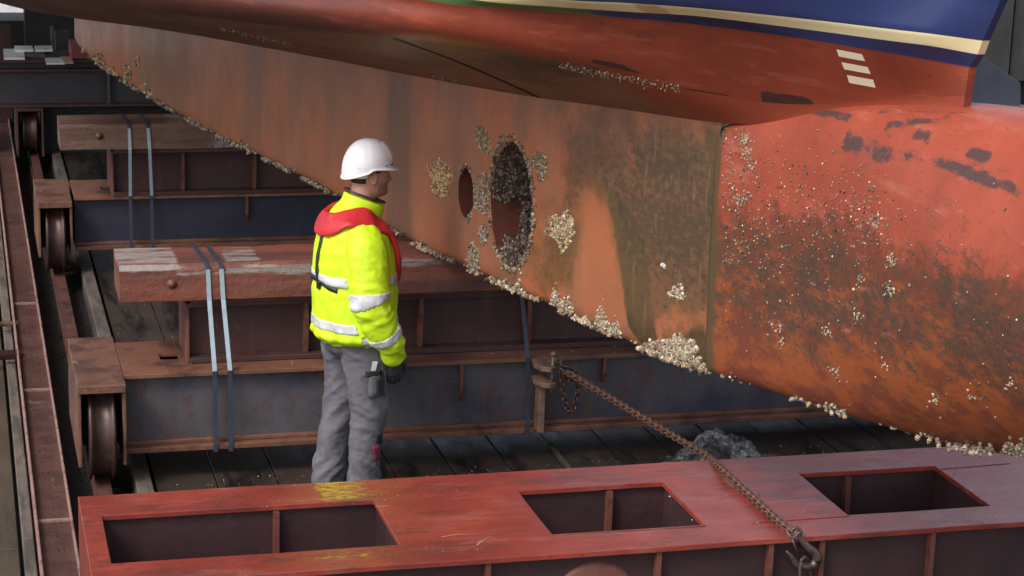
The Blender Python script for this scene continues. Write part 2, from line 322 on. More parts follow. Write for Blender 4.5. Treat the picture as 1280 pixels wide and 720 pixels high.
# rail
b = MB()
prof = [(-.045, .0), (.045, .0), (.045, .025), (.012, .035), (.012, .09), (.036, .10), (.036, .128), (-.036, .128), (-.036, .10), (-.012, .09), (-.012, .035), (-.045, .025)]
b.prism([(.638+p[0], p[1]-.115) for p in prof], 1, -2, 26)
tag(b.build('crane_rail', M_rail), 'rusty running rail under the spoked-free cradle wheels in the dark trench', 'rail')
bpy.data.objects['crane_rail']['label'] = 'rusty running rail in the dark trench under the cradle wheels'
# channel: U section with light worn edges
root = empty('steel_channel', 'long rusty U-shaped steel channel running away along the left side', 'channel', (.355, 10, 0))
b = MB(); 
for a, c in [(-2, 4.2), (4.21, 7.1), (7.11, 9.92), (9.93, 12.1), (12.11, 14.4), (14.41, 17), (17.01, 20), (20.01, 26)]:
    b.box(.283-.355, .437-.355, a-10, c-10, .0, .022)
b.build('web', M_chan, root)
for x0, x1 in ((.270, .282), (.438, .450)):
    b = MB(); b.box(x0-.355, x1-.355, -12, 16, -.03, .062); b.build('flange', M_chan_edge, root, bevel=.003)
for y in (9.93, 12.2, 14.3):
    b = MB(); b.box(.283-.355, .437-.355, y-.03-10, y-10, .0225, .034); b.build('cross_strip', M_chan_edge, root)
b = MB()
for k in range(60):
    y = 8.0+k*.19
    for xx in (.33, .36, .39):
        if random.random() < .75: b.revolve([(0, .004), (.006, .003), (.008, 0)], (xx-.355, y-10+random.uniform(-.01, .01), .0225), 'Z', 7)
tag(b.build('rivets', M_black, root), kind='stuff')
for y, L0, lab in ((13.75, -1.6, 'thin grey tie pipe crossing the left planks, farther one of the two'), (12.98, -1.6, 'thicker rusty tie pipe crossing the left planks, nearer one of the two')):
    b = MB(); r = .018 if y > 13.5 else .032
    b.tube([(L0, y, .03), (.30, y, .03)], r, 12); o = b.build('tie_pipe', M_chan_edge if y > 13.5 else M_chan)
    tag(o, lab, 'pipe', 'tie pipes across the left planks')

# ------------------------------------------------------------------ cradle beams
def wheel(parent, x, y, rad, zc, wd=.14):
    h = wd/2
    b = MB(); b.revolve([(rad*.30, -h), (rad*.93, -h), (rad, -h+.006), (rad, -h+.018), (rad*.90, -h+.028), (rad*.90, h-.028), (rad, h-.018), (rad, h-.006), (rad*.93, h), (rad*.30, h)], (x, y, zc), 'X', 56)
    b.revolve([(0, -h-.02), (rad*.3, -h-.02), (rad*.3, h+.02), (0, h+.02)], (x, y, zc), 'X', 24)
    return b.build('wheel', M_wheel, parent)
def i_beam(Y0, Y1, X0, X1, ztop, zbot, mweb, label, stiffs, hx=(.51, .755), hY=None, loc=None, slots=()):
    o = (X0, Y0, 0)
    root = empty('cradle_beam', label, 'beam', o, 0, 'wheeled cradle beams across the slipway')
    def S(b): b.v = [(p[0]-o[0], p[1]-o[1], p[2]-o[2]) for p in b.v]; return b
    th = .022; ym = (Y0+Y1)/2
    b = MB()
    # top flange, with rectangular slots
    xs = [X0]
    for s0, s1 in slots: xs += [s0, s1]
    xs.append(X1)
    for i in range(len(xs)-1):
        if i % 2 == 0: b.box(xs[i], xs[i+1], Y0, Y1, ztop-th, ztop)
        else:
            b.box(xs[i], xs[i+1], Y0, ym-.05, ztop-th, ztop); b.box(xs[i], xs[i+1], ym+.07, Y1, ztop-th, ztop)
    S(b).build('top_flange', M_flange, root, bevel=.002)
    b = MB(); b.box(X0, X1, Y0+.05, Y0+.07, zbot+th+.01, ztop-th-.001); b.box(X0, X1, Y1-.07, Y1-.05, zbot+th+.01, ztop-th-.001); S(b).build('web', mweb, root)
    b = MB(); b.box(X0, X1, Y0-.03, Y1+.03, zbot, zbot+.028); b.box(X0, X1, Y0+.02, Y0+.0495, zbot+.029, zbot+.05); S(b).build('bottom_flange', M_flange, root, bevel=.003)
    for sx, hh in stiffs:
        zb = zbot+.052 if hh >= 1 else ztop-(ztop-zbot)*hh
        b = MB(); b.prism([(Y0+.004, ztop-th-.002), (Y0+.0495, ztop-th-.002), (Y0+.0495, zb), (Y0+.03, zb), (Y0+.004, zb+.06)], 0, sx-.009, sx+.009); S(b).build('stiffener', M_stiff, root)
    # wheel housings at both ends
    hy0, hy1 = hY
    for k, (a, c) in enumerate((hx, (X1+.004, X1+.25))):
        b = MB(); t = .018
        b.box(a, c, hy0, hy1, ztop-.03, ztop-.002)                     # lid
        b.box(a, a+t, hy0, hy1, zbot-.02, ztop-.0305); b.box(c-t, c, hy0, hy1, zbot-.02, ztop-.0305)
        b.box(a+.0005, c-.0005, hy0-.012, hy0-.001, ztop-.045, ztop-.004)
        b.box(a+t+.001, c-t-.001, hy1-.02, hy1-.002, zbot+.08, ztop-.031)
        S(b).build('wheel_housing', M_house, root, bevel=.003)
        rad = .262
        wheel_c = ((a+c)/2, hy0+rad-.045)
        wo = wheel(root, wheel_c[0]-o[0], wheel_c[1]-o[1], rad, rad+.013)
        wheel2 = wheel(root, wheel_c[0]-o[0], hy1-rad-.05-o[1]+.02, rad*.98, rad+.012)
    return root
B2 = i_beam(10.52, 11.17, .757, 7.4, .58, .16, M_web2, 'grey-blue cradle beam behind the standing man, nearest of the wheeled beams', [(2.56, .55), (3.02, 1), (3.37, .4), (4.9, 1)], hY=(10.37, 11.31), slots=((.97, 1.07),))
B1 = i_beam(15.2, 15.88, .757, 9, .58, .19, M_web1, 'dark navy cradle beam beyond the nearest grey-blue one, left of the man', [(2.02, .55), (4.5, 1)], hx=(.49, .735), hY=(15.07, 15.95), slots=((.97, 1.12),))
# far beam stands on bogies
o0 = (0, 20, 0); root = empty('cradle_beam', 'black farthest cradle beam with red patches and double top flange, upper left', 'beam', o0, 0, 'wheeled cradle beams across the slipway')
def S0(b): b.v = [(p[0], p[1]-20, p[2]) for p in b.v]; return b
b = MB(); b.box(-1.8, 9, 20, 20.7, .825, .85); b.box(-1.8, 9, 20.05, 20.75, .905, .93); S0(b).build('top_flange', M_girder, root, bevel=.003)
b = MB(); b.box(-1.8, 9, 20.06, 20.08, .52, .824); b.box(-1.8, 9, 20.12, 20.14, .851, .904); S0(b).build('web', M_web0, root)
b = MB(); b.box(-1.8, 9, 19.99, 20.7, .49, .515); S0(b).build('bottom_flange', M_girder, root, bevel=.003)
for sx in (1.34, 3.5):
    b = MB(); b.box(sx-.012, sx+.012, 20.0, 20.055, .517, .823); S0(b).build('stiffener', M_edge, root)
b = MB(); b.box(.47, .49, 19.98, 20.7, .02, .455); b.box(.705, .725, 19.98, 20.7, .02, .455); b.box(.47, .725, 19.98, 20.7, .4555, .485)
S0(b).build('wheel_housing', M_girder, root)
wheel(root, .60, .24, .225, .24); wheel(root, .60, .58, .15, .165)
b = MB(); b.box(.735, 2.6, 20.25, 20.3, .0, .485); S0(b).build('skirt_plate', M_black, root)

# girders, packing planks, timbers
def girder(x0, x1, y0, y1, z0, z1, stiffs, label):
    root = empty('support_girder', label, 'girder', (x0, y0, z0), 0, 'short support girders on the cradle beams')
    def S(b): b.v = [(p[0]-x0, p[1]-y0, p[2]-z0) for p in b.v]; return b
    b = MB(); b.box(x0+.016, x1, y0+.07, y0+.088, z0+.031, z1-.021); b.box(x0+.016, x1, y1-.088, y1-.07, z0+.031, z1-.021); S(b).build('web', M_girder, root)
    b = MB(); b.box(x0+.001, x1, y0+.001, y1, z1-.02, z1); S(b).build('top_flange', M_girder, root)
    b = MB(); b.box(x0+.016, x1, y0-.02, y1, z0+.002, z0+.03); S(b).build('bottom_flange', M_girder, root, bevel=.003)
    b = MB(); b.box(x0, x0+.015, y0, y1-.01, z0+.002, z1-.021); S(b).build('end_plate', M_stiff, root, bevel=.002)
    for sx in stiffs:
        b = MB(); b.prism([(y0+.005, z1-.022), (y0+.069, z1-.022), (y0+.069, z0+.032), (y0+.012, z0+.032), (y0-.005, z1-.10)], 0, sx-.011, sx+.011); S(b).build('stiffener', M_stiff, root)
girder(1.10, 6.2, 10.70, 11.12, .58, .905, [1.74, 2.37, 2.98, 3.6, 4.4], 'maroon support girder under the big red timber behind the man')
girder(1.03, 6.4, 15.22, 15.72, .58, .915, [1.55, 2.08, 2.7, 3.4], 'maroon support girder under the brown timber on the navy beam')
def timber(x0, x1, y0, y1, z0, z1, mat, label, wornf, seed, cham=.02):
    n = 160; prof = [(y0, z0), (y0, z1-cham*1.3), (y0+cham, z1), (y1, z1), (y1, z0)]
    # resampled profile for worn attribute
    pr = []
    for (a, b_), (c, d_) in zip(prof, prof[1:]+prof[:1]):
        k = max(1, int(math.hypot(c-a, d_-b_)/.02))
        for i in range(k): pr.append((a+(c-a)*i/k, b_+(d_-b_)*i/k))
    P = np.zeros((n, len(pr), 3))
    for i in range(n):
        x = x0+(x1-x0)*i/(n-1)
        for j, (y, z) in enumerate(pr):
            q = mnoise.noise(Vector((x*1.2, y*6+seed, z*6)))*.009+mnoise.noise(Vector((x*5, y*22+seed, z*22)))*.0035
            P[i, j] = (x-x0, y+q-y0, z+q*.8-z0)
    b = MB(); b.grid(P, sm=False, wrap=True)
    b.f.append([j for j in range(len(pr))]); b.mi.append(0); b.sm.append(False)
    b.f.append([(n-1)*len(pr)+j for j in range(len(pr))]); b.mi.append(0); b.sm.append(False)
    b.v = b.v
    o = b.build('timber_block', mat); o.location = (x0, y0, z0); tag(o, label, 'timber', 'heavy timbers on the cradle beams')
    at = o.data.attributes.new('worn', 'FLOAT', 'POINT')
    at.data.foreach_set('value', [wornf(v.co.x, v.co.y, v.co.z) for v in o.data.vertices])
    return o
def bell(x, c, w): return max(0, 1-abs(x-c)/w)
def worn2(x, y, z):  # worn band along the rounded front edge and patches on top
    front = bell(z, .155, .06)*(.9 if y < .03 else .45)
    top = .85 if (z > .16 and x < .33) else 0
    top = max(top, .72 if (z > .16 and .55 < x < .75) else 0)
    return max(front*(.9 if x > .28 else .25), top*.8)
timber(.75, 6.0, 10.63, 11.03, .942, 1.137, M_timber2, 'big red-stained timber with greyish worn edge, behind the man under the keel', worn2, 1.3)
timber(.66, 6.0, 15.08, 15.5, .952, 1.137, M_timber1, 'brown squared timber with a grey patch, left on the navy beam', lambda x, y, z: .85*bell(x, 1.3, .62) if y < .05 else (.5 if x > .75 else .0), 5.1)
for (x0, x1, y0, y1, z0, z1, lab) in ((1.12, 6, 10.69, 11.05, .907, .939, 'thin dark red plank squeezed under the big red-stained timber'), (1.05, 6, 15.12, 15.5, .917, .949, 'thin dark red plank squeezed under the brown timber')):
    b = MB(); b.box(x0, x1, y0, y1, z0, z1, j=.003); tag(b.build('packing_plank', M_plank, bevel=.003), lab, 'plank', 'packing planks under the timbers')
# bolt heads in timbers
for (x, y, z, i) in ((onz(214, 356, 0)[0], 10.63, 0, 0), (0, 15.08, 0, 1)):
    px = ((215, 355), (124, 170))[i]; p = ony(*px, y)
    b = MB(); b.revolve([(0, -.014), (.012, -.014), (.014, -.008), (.026, -.006), (.028, .004)], (0, 0, 0), 'Y', 16)
    t = [o for o in bpy.data.objects if o.name.startswith('timber_block')][i]
    o = b.build('bolt_head', M_stiff, t); o.location = Vector((p[0], y-.001, p[2]))-Vector(t.location)
# red block + boards on the far beam
b = MB(); b.box(1.0, 1.42, 20.1, 20.6, .932, 1.062, j=.004); tag(b.build('timber_block', M_redtim, bevel=.006), 'short red block on the farthest beam under the keel end', 'timber', 'heavy timbers on the cradle beams')

# straps
def strap(x, ytop, zt, yflange, zfl, zbot, ytb, lab, group, ztim0, split=True, dx=0.0, all_dark=False):
    root = empty('lashing_strap', lab, 'strap', (x, ytop, zt), 0, group); wd = .0115
    def rib(name, pts, mat):
        P = np.zeros((len(pts), 2, 3))
        for i, (xx, y, z) in enumerate(pts):
            P[i, 0] = (xx-wd-x, y-ytop, z-zt); P[i, 1] = (xx+wd-x, y-ytop, z-zt)
        b = MB(); b.grid(P, sm=False)
        o = b.build(name, mat, root, fix=False); m = o.modifiers.new('thick', 'SOLIDIFY'); m.thickness = .003; m.offset = 0
    rib('top_webbing', [(x-.03, ytb, zt+.008), (x-.01, ytop+.03, zt+.008), (x, ytop-.004, zt-.012), (x, ytop-.008, zt-.03)], M_strapdk)
    rib('front_webbing', [(x, ytop-.009, zt-.03), (x+dx*.3, ytop-.010, ztim0), (x+dx, yflange-.006, zfl+.004)], M_strapdk if all_dark else M_straplt)
    rib('lower_webbing', [(x+dx, yflange-.006, zfl+.002), (x+dx, yflange-.005, zfl-.03), (x+dx, yflange-.034, zbot+.02), (x+dx, yflange-.034, zbot-.01), (x+dx, yflange+.1, zbot-.012)], M_strapdk)  # shade below the flange put into the darker lower webbing
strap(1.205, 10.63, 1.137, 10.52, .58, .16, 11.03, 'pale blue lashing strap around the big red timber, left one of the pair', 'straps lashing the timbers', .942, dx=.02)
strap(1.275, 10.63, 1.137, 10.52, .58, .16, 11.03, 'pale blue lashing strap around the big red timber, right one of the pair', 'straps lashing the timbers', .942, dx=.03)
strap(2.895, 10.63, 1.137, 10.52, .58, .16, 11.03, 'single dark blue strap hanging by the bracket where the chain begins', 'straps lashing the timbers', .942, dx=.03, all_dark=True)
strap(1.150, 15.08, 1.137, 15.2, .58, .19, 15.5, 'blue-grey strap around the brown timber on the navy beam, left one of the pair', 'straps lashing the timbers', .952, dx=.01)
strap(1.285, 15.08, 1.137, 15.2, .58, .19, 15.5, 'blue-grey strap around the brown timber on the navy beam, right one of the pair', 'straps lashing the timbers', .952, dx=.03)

# ------------------------------------------------------------------ near red frame
X0, X1, Y0, Y1, ZT = .42, 7.2, 7.86, 8.69, .58
holes = [(.505, 1.668), (2.32, 2.995), (3.655, 4.335), (5.0, 5.67), (6.3, 6.95)]; HY0, HY1 = 7.872+.0, 8.43
HY0 = 7.99
HY0 = 8.0
FR = empty('cradle_frame', 'red painted steel frame with rectangular openings across the foreground', 'frame', (X0, Y0, 0))
def SF(b): b.v = [(p[0]-X0, p[1]-Y0, p[2]) for p in b.v]; return b
HY0 = 7.872+.0
FY0 = 7.655   # front edge of the top plate
HY0 = 7.872
# fine top plate with openings
b = MB()
xs = sorted(set([X0, X1]+[v for h in holes for v in h]))
xx = []
for a, c in zip(xs[:-1], xs[1:]):
    k = max(1, int((c-a)/.05)); xx += list(np.linspace(a, c, k, endpoint=False))
xx.append(X1)
yy = list(np.linspace(FY0, HY0, 5, endpoint=False))+list(np.linspace(HY0, HY1, 11, endpoint=False))+list(np.linspace(HY1, Y1, 8))
zt_ = lambda x, y: ZT+.003*mnoise.noise(Vector((x*2.3, y*5, 3)))
vid = {}
def V(i, j, lay):
    k = (i, j, lay)
    if k not in vid:
        vid[k] = len(b.v); x, y = xx[i], yy[j]; b.v.append((x-X0, y-Y0, zt_(x, y)-(0 if lay == 0 else .024)))
    return vid[k]
def inhole(i, j):
    x = (xx[i]+xx[i+1])/2; y = (yy[j]+yy[j+1])/2
    return any(h[0] < x < h[1] for h in holes) and HY0 < y < HY1
nx, ny = len(xx)-1, len(yy)-1
for i in range(nx):
    for j in range(ny):
        if inhole(i, j): continue
        b.f.append([V(i, j, 0), V(i+1, j, 0), V(i+1, j+1, 0), V(i, j+1, 0)]); b.mi.append(0); b.sm.append(False)
        b.f.append([V(i, j, 1), V(i, j+1, 1), V(i+1, j+1, 1), V(i+1, j, 1)]); b.mi.append(0); b.sm.append(False)
        for (di, dj, e0, e1) in ((-1, 0, (0, 0), (0, 1)), (1, 0, (1, 1), (1, 0)), (0, -1, (1, 0), (0, 0)), (0, 1, (0, 1), (1, 1))):
            ii, jj = i+di, j+dj
            if ii < 0 or jj < 0 or ii >= nx or jj >= ny or inhole(ii, jj):
                a, c = (i+e0[0], j+e0[1]), (i+e1[0], j+e1[1])
                b.f.append([V(*a, 0), V(*a, 1), V(*c, 1), V(*c, 0)]); b.mi.append(0); b.sm.append(False)
top = b.build('top_plate', M_frame, FR, bevel=.0025)
def yel(x, y):
    v = 0
    v = max(v, min(1, max(0, (x-1.40)*14))*min(1, max(0, (1.86-x)*3.2))*min(1, max(0, (y-8.40)*12+.15))*1.0)
    v = max(v, .70*max(0, 1-((x-1.45)/.36)**2-((y-7.79)/.085)**2))
    v = max(v, .55*max(0, 1-abs(x-1.70)/.08)*max(0, 1-abs(y-8.3)/.25))
    return v*.80
at = top.data.attributes.new('yellow', 'FLOAT', 'POINT')
at.data.foreach_set('value', [yel(v.co.x+X0, v.co.y+Y0) for v in top.data.vertices])
at = top.data.attributes.new('wet', 'FLOAT', 'POINT'); at.data.foreach_set('value', [min(1, max(0, (v.co.x+X0-3.3)/1.2)) for v in top.data.vertices])
# webs below
b = MB(); zb = .12
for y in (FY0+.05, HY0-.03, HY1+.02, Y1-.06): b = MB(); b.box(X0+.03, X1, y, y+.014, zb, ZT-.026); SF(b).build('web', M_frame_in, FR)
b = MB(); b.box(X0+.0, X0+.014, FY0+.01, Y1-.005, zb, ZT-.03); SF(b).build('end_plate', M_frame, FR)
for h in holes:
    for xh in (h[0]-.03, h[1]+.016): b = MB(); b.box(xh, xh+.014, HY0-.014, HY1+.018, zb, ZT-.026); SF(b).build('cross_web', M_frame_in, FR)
for ya, yb in ((FY0, FY0+.14), (Y1-.14, Y1)): b = MB(); b.box(X0+.0, X1, ya, yb, zb-.024, zb-.001); SF(b).build('bottom_flange', M_frame, FR)
def px2x(px, py, Y): return ony(px, py, Y)[0]
for px_, py_ in ((240, 715), (610, 712), (823, 705), (963, 695), (1027, 690), (1165, 680)):
    x = px2x(px_, py_, FY0+.02); b = MB(); b.box(x-.011, x+.011, FY0+.012, FY0+.049, zb, ZT-.027); SF(b).build('stiffener', M_stiff, FR)
for px_, py_ in ((345, 665), (761, 630), (1058, 620)):
    x = px2x(px_, py_, HY1); b = MB(); b.box(x-.012, x+.012, HY1-.02, HY1+.0195, zb, ZT-.027); SF(b).build('stiffener', M_stiff, FR)
for k, (px_, py_) in enumerate(((745, 705),)):
    p = ony(px_, py_, FY0+.045)
    b = MB(); b.revolve([(0, -.012), (.17, -.012), (.19, 0), (.19, .004)], (p[0], FY0+.047, p[2]-.18), 'Y', 40); SF(b).build('cover_disc', M_stiff, FR)

# ------------------------------------------------------------------ ship hull
A0 = np.array([1.572, 15.233, 0]); dv = np.array([.1766, -.9843, 0]); dv /= np.linalg.norm(dv); nv = np.array([dv[1], -dv[0], 0])
def onlat(x, y, t):
    r = ray(x, y); base = A0+nv*t; k = ((base-CAM).dot(nv))/r.dot(nv); P = CAM+k*r
    return ((P-A0).dot(dv), t, P[2])
HULL = empty('ship_hull', 'ship bow with blue, cream and red paint, barnacled keel and bulb', 'ship', tuple(A0), math.atan2(dv[1], dv[0]))
HM = Matrix.Translation(Vector(A0)) @ Matrix.Rotation(math.atan2(dv[1], dv[0]), 4, 'Z')
# hull local: x = s forward, y = -t (visible side is -y), z up
def pchip(xk, yk):
    xk = np.asarray(xk, float); yk = np.asarray(yk, float); o = np.argsort(xk); xk = xk[o]; yk = yk[o]
    h = np.diff(xk); dl = np.diff(yk)/h; m = np.zeros_like(yk)
    for i in range(1, len(xk)-1):
        if dl[i-1]*dl[i] > 0:
            w1 = 2*h[i]+h[i-1]; w2 = h[i]+2*h[i-1]; m[i] = (w1+w2)/(w1/dl[i-1]+w2/dl[i])
    m[0] = dl[0]; m[-1] = dl[-1]
    def f(x):
        x = np.clip(x, xk[0], xk[-1]); i = np.clip(np.searchsorted(xk, x)-1, 0, len(h)-1); u = (x-xk[i])/h[i]
        return (2*u**3-3*u**2+1)*yk[i]+(u**3-2*u**2+u)*h[i]*m[i]+(-2*u**3+3*u**2)*yk[i+1]+(u**3-u**2)*h[i]*m[i+1]
    return f
def curve(pts, pre=(), post=()):
    P = np.array(list(pre)+[onlat(*p) for p in pts]+list(post)); P = P[np.argsort(P[:, 0])]
    return P[-1, 0], pchip(P[:, 0], P[:, 1]), pchip(P[:, 0], P[:, 2])
S0_, = (-9.0,)
crease = curve([(88, 22, 0), (200, 37, 0), (260, 47, 0), (425, 77, 0), (550, 101, 0), (673, 122, 0), (783, 137, 0), (886, 152, 0), (1205, 141, -.12)],
               pre=[(-9, 0, 1.13), (-6.7, 0, 1.273), (-5.47, 0, 1.343)], post=[(8.3, -.03, 2.44)])
chine = curve([(0, -10, 1.55), (100, 2, 1.42), (205, 16, 1.30), (320, 29, 1.13), (400, 37, 1.0), (475, 46, .86), (560, 55, .72), (635, 66, .57), (739, 84, .36), (855, 112, .16), (930, 124, .06), (1207, 120, -.12)], pre=[(-9, 1.6, 1.75), (-3, 1.6, 2.02)])
mid = None
wl = curve([(560, 5, .78), (640, 11, .62), (700, 16, .51), (790, 23, .37), (881, 32, .25), (1000, 48, .12), (1110, 66, .02), (1212, 84, -.12)], pre=[(-9, 2.1, 2.62), (0, 1.95, 2.70), (3, 1.62, 2.73), (5, 1.2, 2.74)])
cl = curve([(600, 1, .72), (700, 9, .54), (790, 15, .40), (881, 21, .28), (1017, 38, .13), (1153, 56, .0), (1222, 68, -.115)], pre=[(-9, 2.12, 2.69), (0, 1.97, 2.77), (3, 1.65, 2.79), (5, 1.25, 2.80)])
cu = curve([(700, -1, .58), (790, 4, .44), (881, 11, .32), (1017, 25, .16), (1153, 41, .02), (1228, 51, -.11)], pre=[(-9, 2.14, 2.76), (0, 2.0, 2.84), (3, 1.68, 2.86), (5, 1.29, 2.87)])
cv = curve([(1250, -1, -.10)], pre=[(-9, 2.2, 3.1), (0, 2.08, 3.12), (3, 1.82, 3.12), (5, 1.46, 3.10), (6.5, 1.0, 3.06), (7.4, .66, 3.03), (8.2, .36, 3.0)])
ctop = (10.1, pchip([-9, 0, 3, 5, 6.5, 8, 9.2, 10.1], [2.3, 2.25, 2.1, 1.85, 1.5, .98, .45, -.1]), pchip([-9, 10.1], [3.45, 3.8]))
def lerp_curve(c0, c1, k, bul=0):
    def tf(u_s):
        return None
    return (c0, c1, k, bul)
rows = [crease, chine, wl, cl, cu, cv, ctop]
def row_pt(c, u):
    s = S0_+(c[0]-S0_)*u
    return np.stack([s, c[1](s), c[2](s)], -1)
NU = 420
U = 1-(1-np.linspace(0, 1, NU))**1.3
BR = [row_pt(c, U) for c in rows]
# spline across rows, smooth through the chine forward, with grid lines kept at paint borders
def across(k, n):  # between rows k and k+1
    out = []
    p0 = BR[k-1] if k > 0 else BR[k]*2-BR[k+1]; p1 = BR[k]; p2 = BR[k+1]; p3 = BR[k+2] if k+2 < len(BR) else BR[k+1]*2-BR[k]
    for j in range(n):
        v = j/n
        if k == 0: m1 = (p2-p1); m2 = ((p3-p2)*.35+(p2-p1)*.65)
        elif k == 1: m1 = ((p2-p1)*.35+(p1-p0)*.65)*1.0; m2 = (p2-p1)*.8
        else: m1 = (p2-p1); m2 = (p2-p1)
        h = (2*v**3-3*v**2+1)*p1+(v**3-2*v**2+v)*m1+(-2*v**3+3*v**2)*p2+(v**3-v**2)*m2
        out.append(h)
    return out
seg = [across(0, 16), across(1, 14), across(2, 3), across(3, 3), across(4, 6), across(5, 8)+[BR[6]]]
def loc(P): return np.stack([P[..., 0], -P[..., 1], P[..., 2]], -1)
def mirror(P):
    Q = P.copy(); ye = G[:, -1:, 1] if P is G else P[..., 1]*0+.12
    Q[..., 1] = ye+.030+(ye-Q[..., 1])*(.22+.4*np.clip((7.5-Q[..., 0])/4, 0, 1))
    return Q
# mirror plane t=-.2 -> local y=.2 : y' = .4 - y
allrows = []; mids = []
names = [0, 1, 2, 3, 4, 4]
for k, sg in enumerate(seg):
    for r in sg: allrows.append(r); mids.append(names[k])
G = np.stack(allrows, 0)  # rows x NU x 3
G = loc(G)
# slight plate waviness
for a in range(G.shape[0]):
    for i in range(0, NU):
        q = G[a, i]; G[a, i, 1] += .006*mnoise.noise(Vector((q[0]*1.4, 0, q[2]*2.5)))
b = MB()
na = G.shape[0]
def hullrows(bb, P, flip):
    base = len(bb.v); bb.v += [tuple(p) for p in P.reshape(-1, 3)]
    for a in range(na-1):
        for i in range(NU-1):
            q = [base+a*NU+i, base+a*NU+i+1, base+(a+1)*NU+i+1, base+(a+1)*NU+i]
            bb.f.append(q[::-1] if flip else q); bb.mi.append(mids[a]); bb.sm.append(True)
hullrows(b, G, False); Gm = mirror(G); hullrows(b, Gm, True)
# deck, transom, bottom strip
def strip(P, Q, mi):
    base = len(b.v); n = len(P); b.v += [tuple(p) for p in P]+[tuple(p) for p in Q]
    for i in range(n-1): b.f.append([base+i, base+i+1, base+n+i+1, base+n+i]); b.mi.append(mi); b.sm.append(True)
strip(G[-1], Gm[-1], 1); strip(G[:, 0], Gm[:, 0], 1); strip(G[0], Gm[0], 0); 
base = len(b.v); b.v += [tuple(p) for p in G[:, -1]]+[tuple(p) for p in Gm[:, -1]]
for i in range(na-1): b.f.append([base+i, base+i+1, base+na+i+1, base+na+i]); b.mi.append(max(1, mids[i])); b.sm.append(False)
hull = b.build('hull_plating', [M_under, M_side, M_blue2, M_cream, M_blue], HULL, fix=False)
me = hull.data
V_ = np.array([v.co[:] for v in me.vertices])
hproj = None
def setattr_(me, name, vals):
    a = me.attributes.new(name, 'FLOAT', 'POINT'); a.data.foreach_set('value', np.asarray(vals, dtype=np.float32))
def segdist(P, a, c):
    a = np.array(a); c = np.array(c); ab = c-a; t = np.clip(((P-a)@ab)/(ab@ab), 0, 1); return np.linalg.norm(P-(a+t[:, None]*ab), axis=1)
def bvh_of(o):
    bm = bmesh.new(); bm.from_mesh(o.data); bm.transform(HM); t = BVHTree.FromBMesh(bm); bm.free(); return t
def hit(bv, x, y):
    d = Vector(ray(x, y)).normalized(); l, n, i, dist = bv.ray_cast(Vector(CAM), d)
    if l is None: return None, None
    if n.dot(d) > 0: n = -n
    return l, n
HMI = HM.inverted()
hb = bvh_of(hull)
def hl(bv, x, y):
    l, n = hit(bv, x, y); return None if l is None else HMI @ l
SZ = V_[:, [0, 2]]
near = V_[:, 1] < .2
scr = np.zeros(len(V_))
for a, c, w_ in (((740, 76), (785, 86), .02), ((790, 88), (830, 96), .012), ((700, 80), (860, 116), .014), ((860, 112), (910, 122), .012), ((960, 126), (1010, 134), .05)):
    pa, pc = hl(hb, *a), hl(hb, *c)
    if pa and pc:
        d_ = segdist(V_, pa, pc); scr = np.maximum(scr, np.exp(-(d_/w_)**2)*.95)
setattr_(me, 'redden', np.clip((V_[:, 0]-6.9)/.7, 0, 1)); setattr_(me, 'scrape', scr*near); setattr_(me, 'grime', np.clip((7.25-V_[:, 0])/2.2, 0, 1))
pg = [hl(hb, x, y) for x, y in ((610, 4), (720, 14), (790, 19), (830, 22), (960, 32))]
setattr_(me, 'green', np.clip((7.35-V_[:, 0])/.5+.5, 0, 1))
setattr_(me, 'ochre', np.exp(-((V_[:, 0]-pg[3][0])/.10)**2) if pg[3] else np.zeros(len(V_)))
setattr_(me, 'scrape2', np.exp(-((V_[:, 0]-8.0)/.35)**2)*.75)
# draft marks: three cream bars
for q in (((1045, 61), (1077, 67), (1081, 76), (1048, 70)), ((1051, 77), (1084, 83), (1088, 92), (1055, 86)), ((1058, 93), (1091, 99), (1094, 109), (1061, 103))):
    P = np.zeros((3, 7, 3)); ok = True
    for i in range(3):
        for j in range(7):
            u, v = j/6, i/2
            x = (q[0][0]*(1-u)+q[1][0]*u)*(1-v)+(q[3][0]*(1-u)+q[2][0]*u)*v; y = (q[0][1]*(1-u)+q[1][1]*u)*(1-v)+(q[3][1]*(1-u)+q[2][1]*u)*v
            l, n = hit(hb, x, y)
            if l is None: ok = False; continue
            P[i, j] = HMI @ (l+n*.003)
    if ok:
        b = MB(); b.grid(P, sm=False); o = b.build('draft_mark', M_mark, HULL, fix=True)
# weld seam across the bottom
b = MB(); pts = []
for k in range(30):
    u = k/29; l, n = hit(hb, 492+(673-492)*u, 47+(121-47)*u-3*math.sin(math.pi*u))
    if l is not None: pts.append(HMI @ (l+n*.001))
b.tube(pts, .006, 6); b.build('weld_seam', M_black, HULL)

# keel plate
kb_px = [(92, 45), (100, 61), (150, 99), (232, 149), (330, 199), (400, 234), (500, 296), (600, 344), (700, 389), (800, 436), (900, 471), (1000, 504), (1100, 535), (1200, 557), (1280, 571)]
KB = np.array([onlat(x, y, 0) for x, y in kb_px]); kbz = pchip(KB[:, 0], KB[:, 2])
ks0, ks1 = -3.45, 7.625
cA = onlat(639, 255, 0); cB = onlat(583, 241, 0)
def seg_s(x0, x1, yy): return abs(onlat(x1, yy, 0)[0]-onlat(x0, yy, 0)[0])/2
HA = (cA[0], cA[2], seg_s(612, 665, 255), (onlat(639, 178, 0)[2]-onlat(639, 334, 0)[2])/2)
HB = (cB[0], cB[2], seg_s(574, 594, 241), (onlat(583, 210, 0)[2]-onlat(583, 273, 0)[2])/2)
b = MB()
nx = 720; nz = 84
ss = np.linspace(ks0, ks1, nx)
zb_ = kbz(ss); zt = crease[2](ss)+.012
aft = np.clip((ss-ks0)/.16, 0, 1); 
P = np.zeros((nx, nz, 3))
